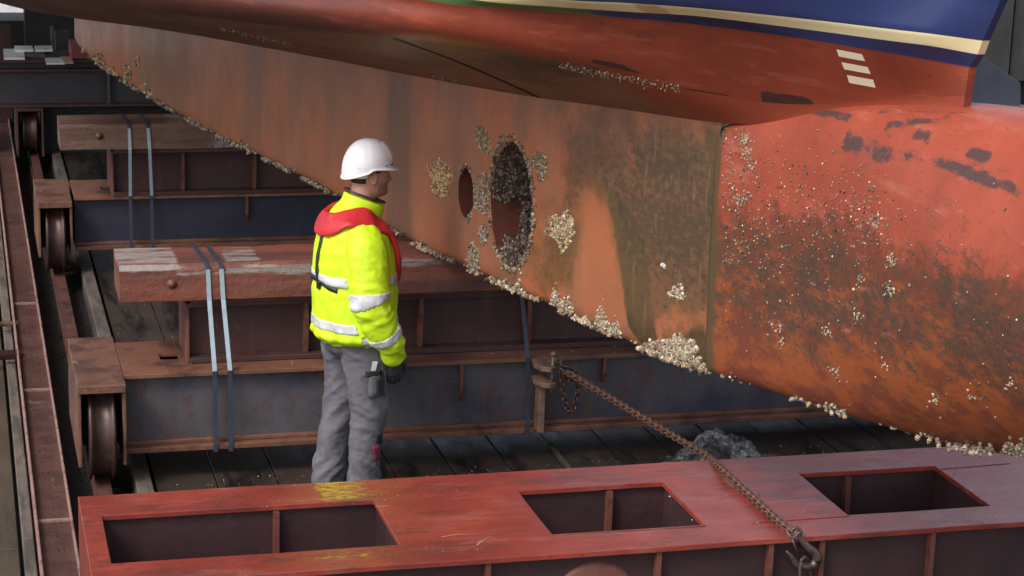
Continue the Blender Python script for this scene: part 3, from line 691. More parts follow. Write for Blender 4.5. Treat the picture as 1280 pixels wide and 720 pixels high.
for j in range(nz):
    v = j/(nz-1); z = zb_+(zt-zb_)*v
    edge = np.exp(-v/.025)*.03
    P[:, j, 0] = ss; P[:, j, 2] = z; P[:, j, 1] = edge
# plate waviness (vertical frames behind it)
for i in range(nx):
    for j in range(0, nz):
        P[i, j, 1] += .004*math.sin(ss[i]*9.5)*.6+.007*mnoise.noise(Vector((ss[i]*1.6, P[i, j, 2]*1.3, 2)))
# pull vertices to the rim of the openings so they are clean
def rimmed(P):
    for (cs, cz, ra, rb) in (HA, HB):
        X = (P[..., 0]-cs)/ra; Z = (P[..., 2]-cz)/rb; r = np.sqrt(X*X+Z*Z)
        band = (r > .93) & (r < 1.07)
        k = np.where(band, 1/np.maximum(r, 1e-6), 1)
        P[..., 0] = np.where(band, cs+(P[..., 0]-cs)*k, P[..., 0]); P[..., 2] = np.where(band, cz+(P[..., 2]-cz)*k, P[..., 2])
rimmed(P)
base = 0; b.v += [tuple(p) for p in P.reshape(-1, 3)]
def inside(p):
    return any(((p[0]-c)/ra)**2+((p[2]-z)/rb)**2 < .97 for c, z, ra, rb in (HA, HB))
for i in range(nx-1):
    for j in range(nz-1):
        cen = (P[i, j]+P[i+1, j+1])/2
        if inside(cen): continue
        b.f.append([i*nz+j, (i+1)*nz+j, (i+1)*nz+j+1, i*nz+j+1]); b.mi.append(0); b.sm.append(True)
Q = P.copy(); Q[..., 1] = .4-Q[..., 1]*.5
st_ = len(b.v); b.v += [tuple(p) for p in Q[:, ::12].reshape(-1, 3)]; nq = Q[:, ::12].shape[1]
for i in range(nx-1):
    for j in range(nq-1): b.f.append([st_+i*nq+j, st_+i*nq+j+1, st_+(i+1)*nq+j+1, st_+(i+1)*nq+j]); b.mi.append(0); b.sm.append(True)
def strip2(Pa, Pb):
    s_ = len(b.v); n = len(Pa); b.v += [tuple(p) for p in Pa]+[tuple(p) for p in Pb]
    for i in range(n-1): b.f.append([s_+i, s_+i+1, s_+n+i+1, s_+n+i]); b.mi.append(0); b.sm.append(False)
strip2(P[:, 0], Q[:, 0])
aftp = np.stack([P[0], Q[0]], 1); strip2(P[0], Q[0])
keel = b.build('keel', M_keel, HULL, fix=False)
kv = np.array([v.co[:] for v in keel.data.vertices]); ksz = kv[:, [0, 2]]
def poly_field(P2, poly, soft):
    """signed distance to a polygon -> 0..1 field"""
    poly = np.array(poly); n = len(poly); ins = np.zeros(len(P2), bool); dm = np.full(len(P2), 1e9)
    for i in range(n):
        a, c = poly[i], poly[(i+1) % n]
        cond = ((a[1] > P2[:, 1]) != (c[1] > P2[:, 1]))
        xi = (c[0]-a[0])*(P2[:, 1]-a[1])/((c[1]-a[1]) if c[1] != a[1] else 1e-9)+a[0]
        ins ^= cond & (P2[:, 0] < xi); dm = np.minimum(dm, segdist(P2, a, c))
    sd = np.where(ins, dm, -dm); return np.clip(.5+sd/soft*.5, 0, 1)
def PP(*px): return [(lambda q: (q[0], q[2]))(onlat(x, y, 0)) for x, y in px]
alg = np.zeros(len(kv))
for pl, so_, k in ((PP((752, 215), (766, 232), (800, 285), (806, 300), (812, 350), (822, 430), (805, 440), (785, 408), (774, 330)), .06, 1.0),
                (PP((880, 160), (912, 160), (908, 300), (915, 475), (890, 470), (893, 380), (885, 300)), .08, 1.0),
                (PP((830, 160), (905, 160), (900, 230), (860, 250), (835, 220)), .25, .75),
                (PP((640, 330), (725, 300), (728, 395), (650, 365)), .2, .6),
                (PP((815, 270), (870, 260), (878, 350), (850, 420), (818, 340)), .3, .55),
                (PP((830, 420), (880, 400), (915, 478), (850, 460)), .15, .9)):
    alg = np.maximum(alg, poly_field(ksz, pl, so_)*k)
setattr_(keel.data, 'algae', alg)
hz_ = np.maximum(poly_field(ksz, PP((700, 120), (960, 120), (950, 490), (640, 360), (690, 200)), .5), poly_field(ksz, PP((770, 140), (900, 150), (900, 300), (780, 260)), .2))
cl_ = np.maximum(poly_field(ksz, PP((742, 240), (757, 256), (770, 340), (782, 412), (724, 385), (730, 270)), .14), poly_field(ksz, PP((600, 180), (680, 190), (660, 230), (600, 230)), .3)*.55)
setattr_(keel.data, 'clean', cl_); setattr_(keel.data, 'haze', hz_*(1-.8*poly_field(ksz, PP((742, 240), (757, 256), (770, 340), (782, 412), (724, 385), (730, 270)), .14)))
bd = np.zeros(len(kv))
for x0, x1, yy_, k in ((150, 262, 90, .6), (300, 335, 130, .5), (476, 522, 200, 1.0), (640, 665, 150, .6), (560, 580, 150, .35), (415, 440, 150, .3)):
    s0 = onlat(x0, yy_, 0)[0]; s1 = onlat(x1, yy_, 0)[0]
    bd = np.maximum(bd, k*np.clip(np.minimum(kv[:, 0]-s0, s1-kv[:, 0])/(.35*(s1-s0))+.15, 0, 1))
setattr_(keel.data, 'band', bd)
kbv = bvh_of(keel)
# thruster tunnel and small opening
def tunnel(hh, depth, name):
    c, z, ra, rb = hh; b = MB(); n = 48; pr = []
    P = np.zeros((9, n, 3))
    for i in range(9):
        for k in range(n):
            th = 2*math.pi*k/n; P[i, k] = (c+ra*1.003*math.cos(th), .001+depth*i/8, z+rb*1.003*math.sin(th))
    b.grid(P, wrap=True); b.f.append([8*n+k for k in range(n)]); b.mi.append(0); b.sm.append(False)
    o = b.build(name, M_tunnel, HULL, fix=False)
    return o
tA = tunnel(HA, .36, 'thruster_tunnel'); tB = tunnel(HB, .2, 'inlet_opening')
tbv = bvh_of(tA)
# bulb
bs0, bs1 = 7.60, 11.0
BKB = np.array([onlat(x, y, t) for x, y, t in ((860, 459, -.02), (900, 473, -.01), (1000, 507, .0), (1100, 538, .0), (1200, 561, .0), (1280, 575, .0))])
bzb = pchip(list(BKB[:, 0])+[10.2, 10.7, 11.0], list(BKB[:, 2]-.03*np.clip((BKB[:, 0]-8.4)/1.0, 0, 1))+[1.60, 1.80, 2.02])
bzt = pchip([7.4, 7.53, 7.64, 8.04, 8.6, 9.2, 9.8, 10.4, 10.8, 11.0], [2.25, 2.300, 2.335, 2.435, 2.56, 2.625, 2.645, 2.60, 2.45, 2.22])
bw = pchip([7.4, 7.60, 8.0, 8.6, 9.3, 10, 10.6, 10.9, 11.0], [.203, .205, .222, .27, .36, .40, .32, .15, .02])
b = MB(); n1, n2 = 300, 150
P = np.zeros((n1, n2, 3)); sv = np.linspace(bs0, bs1, n1)
for i, s in enumerate(sv):
    z0, z1, wv = float(bzb(s)), float(bzt(s)), float(bw(s)); e = 2.0+2.6*max(0, 1-(s-7.6)/1.3) if s < 8.9 else 2.0
    e = 2.15+9*float(np.clip((9.6-s)/2.0, 0, 1))**2
    for k in range(n2):
        th = 2*math.pi*k/n2; c_, s_ = math.cos(th), math.sin(th)
        yy_ = wv*math.copysign(abs(c_)**(2/e), c_); zz = (z1+z0)/2+(z1-z0)/2*math.copysign(abs(s_)**(2/e), s_)
        y = .2+yy_; q = .006*mnoise.noise(Vector((s*2.1, zz*2.3, 5)))
        P[i, k] = (s, y+q, zz)
b.grid(P, wrap=True); b.f.append([k for k in range(n2)]); b.mi.append(0); b.sm.append(False)
bulb = b.build('bulbous_bow', M_bulb, HULL, fix=True)
bbv = bvh_of(bulb)
bv_ = np.array([v.co[:] for v in bulb.data.vertices])
zrel = (bv_[:, 2]-bzb(bv_[:, 0]))/np.maximum(.05, bzt(bv_[:, 0])-bzb(bv_[:, 0]))
setattr_(bulb.data, 'edge', np.clip(1-(bv_[:, 0]-7.6)/.16, 0, 1)*.8)
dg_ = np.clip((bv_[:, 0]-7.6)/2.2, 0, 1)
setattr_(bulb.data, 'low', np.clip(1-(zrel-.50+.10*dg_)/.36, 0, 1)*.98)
foul = np.clip(1.15-abs(zrel-.42)/.38, 0, 1)*.66
foul += .16*np.array([mnoise.noise(Vector((q[0]*2.2, q[1], q[2]*2.2))) for q in bv_])*(zrel < .8)
foul[zrel > .8] *= .4
setattr_(bulb.data, 'foul', foul)
scr = np.zeros(len(bv_))
for a, c, w_, k in (((960, 145), (1060, 178), .045, .9), ((1060, 178), (1110, 195), .05, .75), ((1110, 195), (1200, 210), .03, .62), ((1190, 210), (1278, 240), .035, .68), ((1010, 140), (1060, 146), .03, .75), ((1110, 158), (1185, 148), .03, .72), ((1146, 168), (1160, 170), .03, .85), ((1214, 190), (1234, 196), .028, .95), ((1100, 140), (1200, 141), .02, .55)):
    la, lc = hit(bbv, *a)[0], hit(bbv, *c)[0]
    if la is None or lc is None: continue
    d_ = segdist(bv_, np.array(HMI @ la), np.array(HMI @ lc)); scr = np.maximum(scr, np.exp(-(d_/w_)**2)*k)
setattr_(bulb.data, 'scrape', scr)
# weld line on the bulb
for pts_px in (((1116, 178), (1105, 200), (1096, 240), (1093, 275)), ((1116, 178), (1114, 184))):
    pts = []
    pf = pts_px
    for k in range(len(pf)-1):
        for u in np.linspace(0, 1, 6, endpoint=False):
            l, n = hit(bbv, pf[k][0]*(1-u)+pf[k+1][0]*u, pf[k][1]*(1-u)+pf[k+1][1]*u)
            if l is not None: pts.append(HMI @ (l+n*.0005))
    if len(pts) > 3:
        b = MB(); b.tube(pts, .0022, 6); b.build('weld_seam', M_bulb, HULL)

# ------------------------------------------------------------------ barnacles
BSC = .72
def barnacles(name, pts, parent, sz, cols, stuff=False, label=None):
    """pts: list of (pos, normal) world"""
    vs = []; fs = []; tint = []
    for p, n in pts:
        r = random.uniform(*sz)*BSC; n = (n+Vector((random.gauss(0, .35), random.gauss(0, .35), random.gauss(0, .35)))).normalized()
        t = n.orthogonal().normalized(); bt = n.cross(t); h = r*random.uniform(.7, 1.7); a0 = random.random()*6.28
        base = len(vs); c = random.choice(cols); k = random.uniform(.6, 1.25); c = [min(1, x*k) for x in c]
        m = 6; rt = random.uniform(.35, .65)
        for ring, (rr, hh) in enumerate(((1, -.2), (.85, .55), (rt, 1.0), (rt*.6, .65))):
            for j in range(m):
                a = a0+6.283*j/m; q = rr*r*random.uniform(.85, 1.15)
                vs.append(HMI @ (p+t*math.cos(a)*q+bt*math.sin(a)*q+n*h*hh)); tint.append(c if ring < 3 else [x*.25 for x in c])
        for ring in range(3):
            for j in range(m): fs.append((base+ring*m+j, base+ring*m+(j+1) % m, base+(ring+1)*m+(j+1) % m, base+(ring+1)*m+j))
        fs.append([base+3*m+j for j in range(m)])
    me = bpy.data.meshes.new(name); me.from_pydata(vs, [], fs); me.update()
    ca = me.color_attributes.new('tint', 'FLOAT_COLOR', 'POINT'); ca.data.foreach_set('color', [x for c in tint for x in (*c, 1)])
    o = link(name, me, M_barn, parent)
    o['kind'] = 'stuff'
    return o
TAN = [(.42, .32, .20), (.30, .21, .13), (.50, .42, .30), (.20, .14, .10), (.36, .25, .14), (.15, .12, .09)]
PALE = [(.50, .42, .31), (.40, .32, .22), (.62, .55, .43), (.26, .20, .14), (.36, .27, .17), (.17, .13, .09)]
GREY = [(.26, .22, .18), (.16, .13, .11), (.36, .31, .26), (.12, .10, .085), (.45, .38, .30), (.22, .17, .12)]
GOLD = [(.55, .40, .20), (.42, .28, .13), (.66, .52, .30), (.32, .2, .1), (.62, .36, .14)]
WHITE = [(.75, .72, .68), (.62, .58, .52), (.8, .78, .75)]
def blob(cx, cy, rx_, ry_, n, bv, tilt=0, pw=.7, jag=.35):
    out = []; ph = [random.uniform(0, 6.28) for _ in range(4)]
    for _ in range(int(n*1.7)):
        th = random.uniform(0, 6.283); r = random.random()**pw
        e = 1+jag*(math.sin(3*th+ph[0])*.5+math.sin(5*th+ph[1])*.35+math.sin(9*th+ph[2])*.25)
        x = r*rx_*e*math.cos(th); y = r*ry_*e*math.sin(th); c, s = math.cos(tilt), math.sin(tilt)
        l, nn = hit(bv, cx+x*c-y*s, cy+x*s+y*c)
        if l is not None: out.append((l, nn))
    return out
for (cx_, cy_, a_, b_, n_, col, til) in ((604, 176, 9, 18, 170, TAN, -.35), (551, 222, 15, 24, 330, GOLD, -.1), (675, 207, 9, 18, 150, TAN, -.25), (702, 287, 17, 22, 430, GOLD+PALE, -.15), (601, 243, 14, 24, 330, TAN, 0),
                                        (605, 293, 6, 12, 70, GREY, 0), (591, 324, 9, 20, 190, TAN, .1), (582, 217, 8, 12, 90, GREY, 0), (585, 270, 5, 6, 40, GREY, 0), (847, 366, 10, 9, 60, PALE, .4), (830, 333, 3, 3, 6, WHITE, 0)):
    pts = blob(cx_, cy_, a_, b_, n_, kbv, til)
    if pts: barnacles('barnacle_cluster', pts, HULL, (.006, .0125), col)
# in and around the tunnel
pts = blob(637, 216, 26, 38, 800, tbv, 0, .6, .2)+blob(657, 272, 8, 45, 220, tbv, .1, .8, .3)+blob(643, 314, 20, 18, 330, tbv, 0, .7, .3)
barnacles('barnacle_cluster', pts, HULL, (.008, .016), [(.13, .10, .08), (.07, .05, .04), (.22, .17, .12), (.05, .035, .03), (.32, .25, .18), (.10, .05, .035)])
pts = []
for k in range(420):
    th = random.uniform(0, 6.283)
    if math.radians(165) < th < math.radians(225) and random.random() < .9: continue
    if math.radians(225) < th and random.random() < .2: continue
    rr = 1.03+abs(random.gauss(0, .05)); x = HA[0]+HA[2]*rr*math.cos(th); z = HA[1]+HA[3]*rr*math.sin(th)
    pts.append((HM @ Vector((x, -.002, z)), HM.to_3x3() @ Vector((0, -1, 0))))
barnacles('barnacle_cluster', pts, HULL, (.006, .013), TAN+GREY)
# crust along the keel bottom
def crust(x0, x1, n, up, cols, sz, bvs, drop=2):
    pts = []
    xs_ = [p[0] for p in kb_px]; ys_ = [p[1] for p in kb_px]
    for _ in range(int(n*1.9)):
        x = random.uniform(x0, x1); y = np.interp(x, xs_, ys_)
        u = up*(.6+.5*math.sin(x*.11)+.35*math.sin(x*.31+1)); y2 = y+drop-abs(random.gauss(0, .55))*max(1.5, u)
        for bv in bvs:
            l, nn = hit(bv, x, y2)
            if l is not None: pts.append((l, nn)); break
    return pts
nrm = HM.to_3x3() @ Vector((0, -1, -.4))
barnacles('barnacle_crust', crust(92, 200, 420, 9, GOLD, (.010, .02), [kbv])+blob(160, 92, 5, 12, 60, kbv)+blob(172, 79, 3, 7, 25, kbv), HULL, (.010, .020), GOLD+TAN, True)
barnacles('barnacle_crust', crust(200, 600, 1300, 6, GREY+TAN, (.006, .014), [kbv]), HULL, (.007, .014), GREY+TAN, True)
barnacles('barnacle_crust', crust(590, 700, 600, 8, TAN, (.006, .014), [kbv])+crust(690, 790, 1000, 17, PALE, (.006, .014), [kbv])+crust(790, 890, 800, 9, PALE, 0, [kbv])+blob(850, 438, 26, 17, 700, kbv, .45, .7), HULL, (.006, .013), PALE+TAN[:3], True)
barnacles('barnacle_crust', crust(905, 1000, 60, 4, PALE, 0, [bbv, kbv], 0)+crust(1000, 1075, 330, 8, PALE, 0, [bbv], 1)+crust(1100, 1232, 90, 5, PALE, 0, [bbv], 0)+crust(1225, 1280, 420, 13, PALE, 0, [bbv], 2), HULL, (.005, .012), PALE, True)
# hanging crust below the very edge
pts = []
for k in range(5200):
    s = random.uniform(-3.2, 9.4); 
    if s > 7.6 and not (8.25 < s < 8.65) and random.random() < (.93 if s < 9.15 else .3): continue
    if math.sin(s*7)+math.sin(s*17+1)*.6 < -.5: continue
    z = float(kbz(s)) if s < 7.8 else float(bzb(s)); y0_ = .01 if s < 7.8 else .2-float(bw(s))*.55*0-.12
    pts.append((HM @ Vector((s, random.uniform(-.004, .06) if s < 7.8 else random.uniform(0, .2), z+random.uniform(-.008, .006)+(.02 if s > 7.8 else 0))), nrm))
barnacles('barnacle_crust', pts, HULL, (.008, .016), TAN+PALE, True)
# scattered on the bulb
pts = []
for _ in range(1300):
    r_ = random.random()
    if r_ < .30: x, y = random.gauss(912, 16), random.uniform(160, 330)
    elif r_ < .65: x, y = random.gauss(1000, 50), random.gauss(270, 50)
    elif r_ < .8: x, y = random.gauss(1080, 22), random.gauss(270, 25)
    elif r_ < .9: x, y = random.gauss(960, 30), random.uniform(200, 420)
    else: x, y = random.uniform(905, 1275), random.uniform(200, 540)
    if x < 903: continue
    l, nn = hit(bbv, x, y)
    if l is not None and y > 155: pts.append((l, nn))
barnacles('barnacle_specks', pts[::2], HULL, (.0018, .0055), PALE+TAN+WHITE[:1], True)
barnacles('barnacle_specks', pts[1::2], HULL, (.003, .008), [(.12, .09, .07), (.2, .15, .12), (.3, .24, .2)], True)
for cx_, cy_, n_ in ((930, 175, 70), (925, 250, 60), (1115, 328, 45), (1112, 362, 35), (1072, 395, 20), (1035, 415, 25), (1170, 500, 22), (1108, 455, 12), (1045, 465, 22), (972, 411, 16), (978, 425, 14), (1215, 497, 12), (1265, 480, 12), (1095, 275, 40), (935, 190, 40), (940, 210, 20), (1075, 350, 25)):
    p = blob(cx_, cy_, 9, 11, int(n_*.6), bbv, pw=.9, jag=.8)
    if p: barnacles('barnacle_cluster', p, HULL, (.004, .008), TAN+PALE[:2])
# fouling along the hull bottom near the crease
pts = []
for (xa, ya, xb, yb, n_, w_) in ((276, 36, 365, 56, 160, 1.3), (425, 78, 445, 82, 40, 1), (540, 96, 575, 102, 60, 1.2), (700, 82, 850, 112, 260, 2.5)):
    for _ in range(n_):
        u = random.random(); l, nn = hit(hb, xa+(xb-xa)*u, ya+(yb-ya)*u+random.gauss(0, w_)); 
        if l is not None: pts.append((l, nn))
barnacles('barnacle_specks', pts, HULL, (.002, .006), GREY+TAN, True)

exec_person = True
# ------------------------------------------------------------------ person
def eval_mod(o):
    dg = bpy.context.evaluated_depsgraph_get(); ev = o.evaluated_get(dg); me = bpy.data.meshes.new_from_object(ev)
    o.modifiers.clear(); old = o.data; o.data = me; bpy.data.meshes.remove(old); return me
def remesh(o, vs, smooth=4, fac=.5):
    m = o.modifiers.new('r', 'REMESH'); m.mode = 'VOXEL'; m.voxel_size = vs; m.use_smooth_shade = True
    if smooth: s = o.modifiers.new('s', 'SMOOTH'); s.iterations = smooth; s.factor = fac
    bpy.context.view_layer.update(); return eval_mod(o)
def displace(me, fn):
    vs = me.vertices; ns = [v.normal.copy() for v in vs]
    for v, n in zip(vs, ns):
        v.co += n*fn(v.co, n)
    me.update()
def smooth_path(pts, rad, k=6):
    """Catmull-Rom resample of centres and (rx,ry) radii"""
    P = [np.array(list(p)+list(r if hasattr(r, '__len__') else (r, r)), float) for p, r in zip(pts, rad)]
    P = [P[0]*2-P[1]]+P+[P[-1]*2-P[-2]]; out = []
    for i in range(1, len(P)-2):
        for j in range(k):
            t = j/k; out.append(.5*((2*P[i])+(-P[i-1]+P[i+1])*t+(2*P[i-1]-5*P[i]+4*P[i+1]-P[i+2])*t*t+(-P[i-1]+3*P[i]-3*P[i+1]+P[i+2])*t**3))
    out.append(P[-2]); return out
def limb(b, pts, rad, n=20, k=6, ref=(1, 0, 0)):
    """tube with elliptical section: r=(along ref, across)"""
    Q = smooth_path(pts, rad, k); N = len(Q); vs = []; fs = []
    for i, q in enumerate(Q):
        c = Vector(q[:3]); t = Vector(Q[min(i+1, N-1)][:3]-Q[max(i-1, 0)][:3]).normalized()
        a = (Vector(ref)-t*Vector(ref).dot(t)).normalized(); d = t.cross(a)
        for j in range(n):
            th = 2*math.pi*j/n; vs.append(c+a*q[3]*math.cos(th)+d*q[4]*math.sin(th))
    fs = [(i*n+j, i*n+(j+1) % n, (i+1)*n+(j+1) % n, (i+1)*n+j) for i in range(N-1) for j in range(n)]
    fs.append(list(range(n))[::-1]); fs.append([(N-1)*n+j for j in range(n)])
    b.add(vs, fs, 0, True)
PR = empty('person', 'man in yellow high-visibility jacket, white helmet and grey trousers looking at the hull', 'person', (1.893, 10.07, 0), R(10))
M_skin = layered('skin', (.52, .27, .20), [D(col=(.46, .16, .12), scale=14, lo=.5, hi=.7, k=.5), D(col=(.16, .09, .07), attr='stubble', scale=90, mixn=.6, lo=.4, hi=.8, k=.55)], rough=.5, bump=.1, bscale=200, bdist=.002, vary=.05)
M_hair = layered('dark_hair', (.03, .02, .016), rough=.7, bump=.6, bscale=220, bdist=.004)
M_hiviz = layered('hiviz_yellow', (.60, .86, .015), [D(col=(.36, .60, .02), scale=6, lo=.52, hi=.75, k=.35), D(col=(.16, .22, .04), scale=18, lo=.70, hi=.76, k=.35)], rough=.6, rvar=.08, bump=.12, bscale=60, bdist=.003, vary=.05)
M_refl = layered('silver_reflective', (.68, .69, .72), [D(col=(.5, .51, .54), scale=22, lo=.45, hi=.65, k=.6, stretch=(1, 1, .2))], rough=.35, bump=.1, metal=.1)
M_vest = layered('red_lifejacket_fabric', (.52, .022, .03), [D(col=(.33, .015, .02), scale=9, lo=.5, hi=.7, k=.7)], rough=.5, bump=.3, bscale=25, bdist=.01)
M_strapb = layered('black_webbing', (.025, .026, .028), rough=.5, bump=.2, bscale=300, bdist=.002)
M_trou = layered('grey_work_trousers', (.135, .128, .150), [D(col=(.085, .08, .098), scale=5, lo=.45, hi=.62, k=.8, stretch=(1, 1, .5)), D(col=(.18, .17, .18), scale=12, lo=.6, hi=.74, k=.6)], rough=.85, bump=.15, bscale=150, bdist=.002)
M_helmet = layered('white_helmet_plastic', (.80, .79, .82), rough=.28, rvar=.04, bump=.0, vary=.02)
M_blk = layered('black_plastic', (.015, .015, .016), rough=.4, bump=.0)
M_mag = layered('magenta_patch', (.26, .02, .06), rough=.7, bump=.1)
M_glove = layered('dark_work_glove', (.03, .032, .036), [D(col=(.07, .07, .07), scale=20, lo=.55, hi=.7)], rough=.75, bump=.3, bscale=80, bdist=.003)
# body ---------------------------------------------------------------
b = MB()
# head: grid by height and angle. chin z=1.605, crown z=1.845
hz0 = 1.582; HX = .060
zs_ = np.array([0, .012, .03, .05, .065, .075, .088, .10, .115, .13, .145, .165, .19, .215, .235, .245])
fr = np.array([.050, .086, .094, .092, .094, .095, .094, .097, .098, .096, .094, .098, .092, .072, .04, .005])
bk = np.array([.000, .010, .030, .060, .075, .082, .088, .091, .094, .096, .098, .099, .095, .08, .05, .005])
wd = np.array([.025, .042, .053, .060, .063, .065, .067, .069, .071, .072, .074, .076, .073, .060, .036, .004])
nh, nn_ = 70, 56; P = np.zeros((nh, nn_, 3))
for i in range(nh):
    z = .245*i/(nh-1); f_ = np.interp(z, zs_, fr); k_ = np.interp(z, zs_, bk); w_ = np.interp(z, zs_, wd)
    for j in range(nn_):
        th = 2*math.pi*j/nn_; c_, s_ = math.cos(th), math.sin(th)
        x = (f_ if c_ > 0 else k_)*math.copysign(abs(c_)**.9, c_); y = w_*math.copysign(abs(s_)**.85, s_)
        a = math.atan2(s_, c_)
        if abs(a) < 1.2:
            nz = (z-.098)                     # nose
            if -.022 < nz < .05: 
                h_ = .031*(1-(nz+.022)/.072)*min(1, (nz+.024)/.008); x += h_*math.exp(-(y/.012)**2)
            x -= .010*math.exp(-((z-.145)/.010)**2)*math.exp(-((abs(y)-.031)/.014)**2)     # eye sockets
            x += .007*math.exp(-((z-.165)/.008)**2)*math.exp(-(y/.045)**2)                 # brow
            x += .006*(math.exp(-((z-.062)/.005)**2)+math.exp(-((z-.051)/.005)**2))*math.exp(-(y/.022)**2)   # lips
            x -= .004*math.exp(-((z-.0565)/.003)**2)*math.exp(-(y/.025)**2)
            x += .006*math.exp(-((z-.022)/.012)**2)*math.exp(-(y/.02)**2)                  # chin
        P[i, j] = (HX+x, y, hz0+z)
b.grid(P, wrap=True); b.f.append(list(range(nn_))[::-1]); b.mi.append(0); b.sm.append(True); b.f.append([(nh-1)*nn_+j for j in range(nn_)]); b.mi.append(0); b.sm.append(True)
for s_ in (-1, 1):   # ears: rim and lobe
    pts = [(HX-.008+.017*math.cos(a), s_*(.073+.008*(1-math.cos(a))*.5+.004), hz0+.112+.030*math.sin(a)) for a in np.linspace(-2.2, 2.6, 12)]
    b.tube(pts, [.005]*12, 8); b.ellipsoid((HX-.006, s_*.072, hz0+.112), (.014, .007, .027))
    b.ellipsoid((HX+.003, s_*.076, hz0+.084), (.007, .005, .009))
    b.ellipsoid((HX+.082, s_*.031, hz0+.143), (.012, .013, .010))
limb(b, [(-.02, 0, 1.44), (.005, 0, 1.54), (.03, 0, 1.63), (.045, 0, 1.70)], [(.075, .08), (.062, .06), (.062, .058), (.06, .055)])
limb(b, [(0, 0, .86), (-.02, 0, 1.0), (-.01, 0, 1.2), (-.02, 0, 1.38), (-.02, 0, 1.46)], [(.10, .14), (.09, .13), (.11, .15), (.10, .15), (.06, .09)])
SHO = {-1: (-.01, -.185, 1.43), 1: (-.01, .185, 1.43)}
ARM = {-1: [(-.01, -.15, 1.43), (-.02, -.235, 1.30), (-.03, -.265, 1.13), (.03, -.27, .98), (.105, -.235, .85)],
       1: [(-.01, .15, 1.43), (-.02, .235, 1.30), (-.03, .265, 1.13), (.04, .27, .99), (.11, .23, .87)]}
LEG = {-1: [(.0, -.09, .90), (.03, -.105, .72), (.035, -.112, .50), (.015, -.115, .28), (.0, -.12, .06)],
       1: [(-.01, .09, .90), (-.015, .105, .72), (-.02, .118, .50), (-.07, .125, .28), (-.10, .13, .06)]}
for s_ in (-1, 1):
    limb(b, ARM[s_], [.045, .042, .035, .032, .024], n=12); limb(b, LEG[s_], [.07, .068, .05, .045, .035], n=12)
body = b.build('body', M_skin, PR); remesh(body, .0042, 2, .4)
setattr_(body.data, 'stubble', [max(0, min(1, (1.685-v.co.z)/.03))*max(0, min(1, (v.co.x-HX-.005)/.03)) if v.co.z > 1.58 else 0 for v in body.data.vertices])
# eyes
for s_ in (-1, 1):
    b = MB(); b.ellipsoid((HX+.084, s_*.031, hz0+.143), (.0095, .011, .0075)); b.build('eye', M_helmet, PR)
    b = MB(); b.tube([(HX+.092, s_*.016, hz0+.160), (HX+.094, s_*.03, hz0+.163), (HX+.086, s_*.046, hz0+.158)], [.003, .004, .002], 6); b.build('eyebrow', M_hair, PR)
# gloves: right hand half in the trouser pocket, five fingers curled
def hand(sd, wrist, dirv, name='glove'):
    b = MB(); w_ = Vector(wrist); d = Vector(dirv).normalized(); side = Vector((0, 1, 0)); side = (side-d*side.dot(d)).normalized(); fwd = side.cross(d).normalized()
    if fwd.x < 0: fwd = -fwd
    inn = Vector((0, -sd, 0)); inn = (inn-d*inn.dot(d)).normalized()
    limb(b, [w_-d*.03, w_+d*.02, w_+d*.06, w_+d*.095], [(.026, .022), (.034, .018), (.042, .017), (.038, .014)], n=14, ref=tuple(fwd))
    for k, (o_, L_) in enumerate(((-.030, .062), (-.010, .075), (.010, .078), (.030, .070))):
        p0 = w_+d*.085+fwd*o_; p1 = p0+d*L_*.42+inn*.006; p2 = p1+d*L_*.33+inn*.016; p3 = p2+d*L_*.2+inn*.020
        limb(b, [p0, p1, p2, p3], [.0105, .0100, .0092, .0075], n=10, k=3)
    p0 = w_+d*.025+fwd*.032; limb(b, [p0, p0+d*.03+fwd*.022+inn*.004, p0+d*.058+fwd*.026+inn*.010, p0+d*.076+fwd*.022+inn*.014], [.013, .012, .011, .008], n=10, k=3)
    o = b.build(name, M_glove, PR); remesh(o, .0035, 2, .3); return o
hand(-1, (.125, -.215, .80), (.10, .12, -1)); hand(1, (.125, .21, .82), (.10, -.1, -1))
# jacket -------------------------------------------------------------
b = MB()
TOR = [((-.005, 0, .862), (.185, .225)), ((-.008, 0, .93), (.200, .240)), ((-.010, 0, 1.05), (.205, .245)), ((-.014, 0, 1.2), (.205, .240)), ((-.022, 0, 1.34), (.190, .228)), ((-.030, 0, 1.43), (.155, .205)), ((-.022, 0, 1.49), (.115, .15)), ((-.004, 0, 1.545), (.088, .092)), ((.01, 0, 1.585), (.082, .083))]
limb(b, [t[0] for t in TOR], [t[1] for t in TOR], n=36, k=6)
SL = {-1: [(-.035, -.155, 1.435), (-.035, -.225, 1.36), (-.035, -.265, 1.24), (-.035, -.285, 1.12), (.01, -.29, 1.0), (.075, -.265, .89), (.125, -.228, .80)],
      1: [(-.035, .155, 1.435), (-.035, .225, 1.36), (-.035, .265, 1.24), (-.035, .285, 1.12), (.01, .29, 1.0), (.075, .265, .90), (.12, .225, .82)]}
for s_ in (-1, 1):
    limb(b, SL[s_], [(.085, .08), (.098, .08), (.095, .078), (.088, .074), (.082, .070), (.070, .062), (.052, .048)], n=24)
jk = b.build('jacket', M_hiviz, PR); jm = remesh(jk, .008, 6, .5)
def pathdist(p, path):
    best = 9; bt = 0; acc = 0
    for a, c in zip(path[:-1], path[1:]):
        a = Vector(a); c = Vector(c); ab = c-a; t = max(0, min(1, (p-a).dot(ab)/ab.length_squared)); d_ = (p-(a+ab*t)).length
        if d_ < best: best = d_; bt = acc+ab.length*t
        acc += ab.length
    return best, bt
def armside(p):
    s_ = -1 if p.y < 0 else 1; d_, t = pathdist(p, SL[s_]); return s_, d_, t
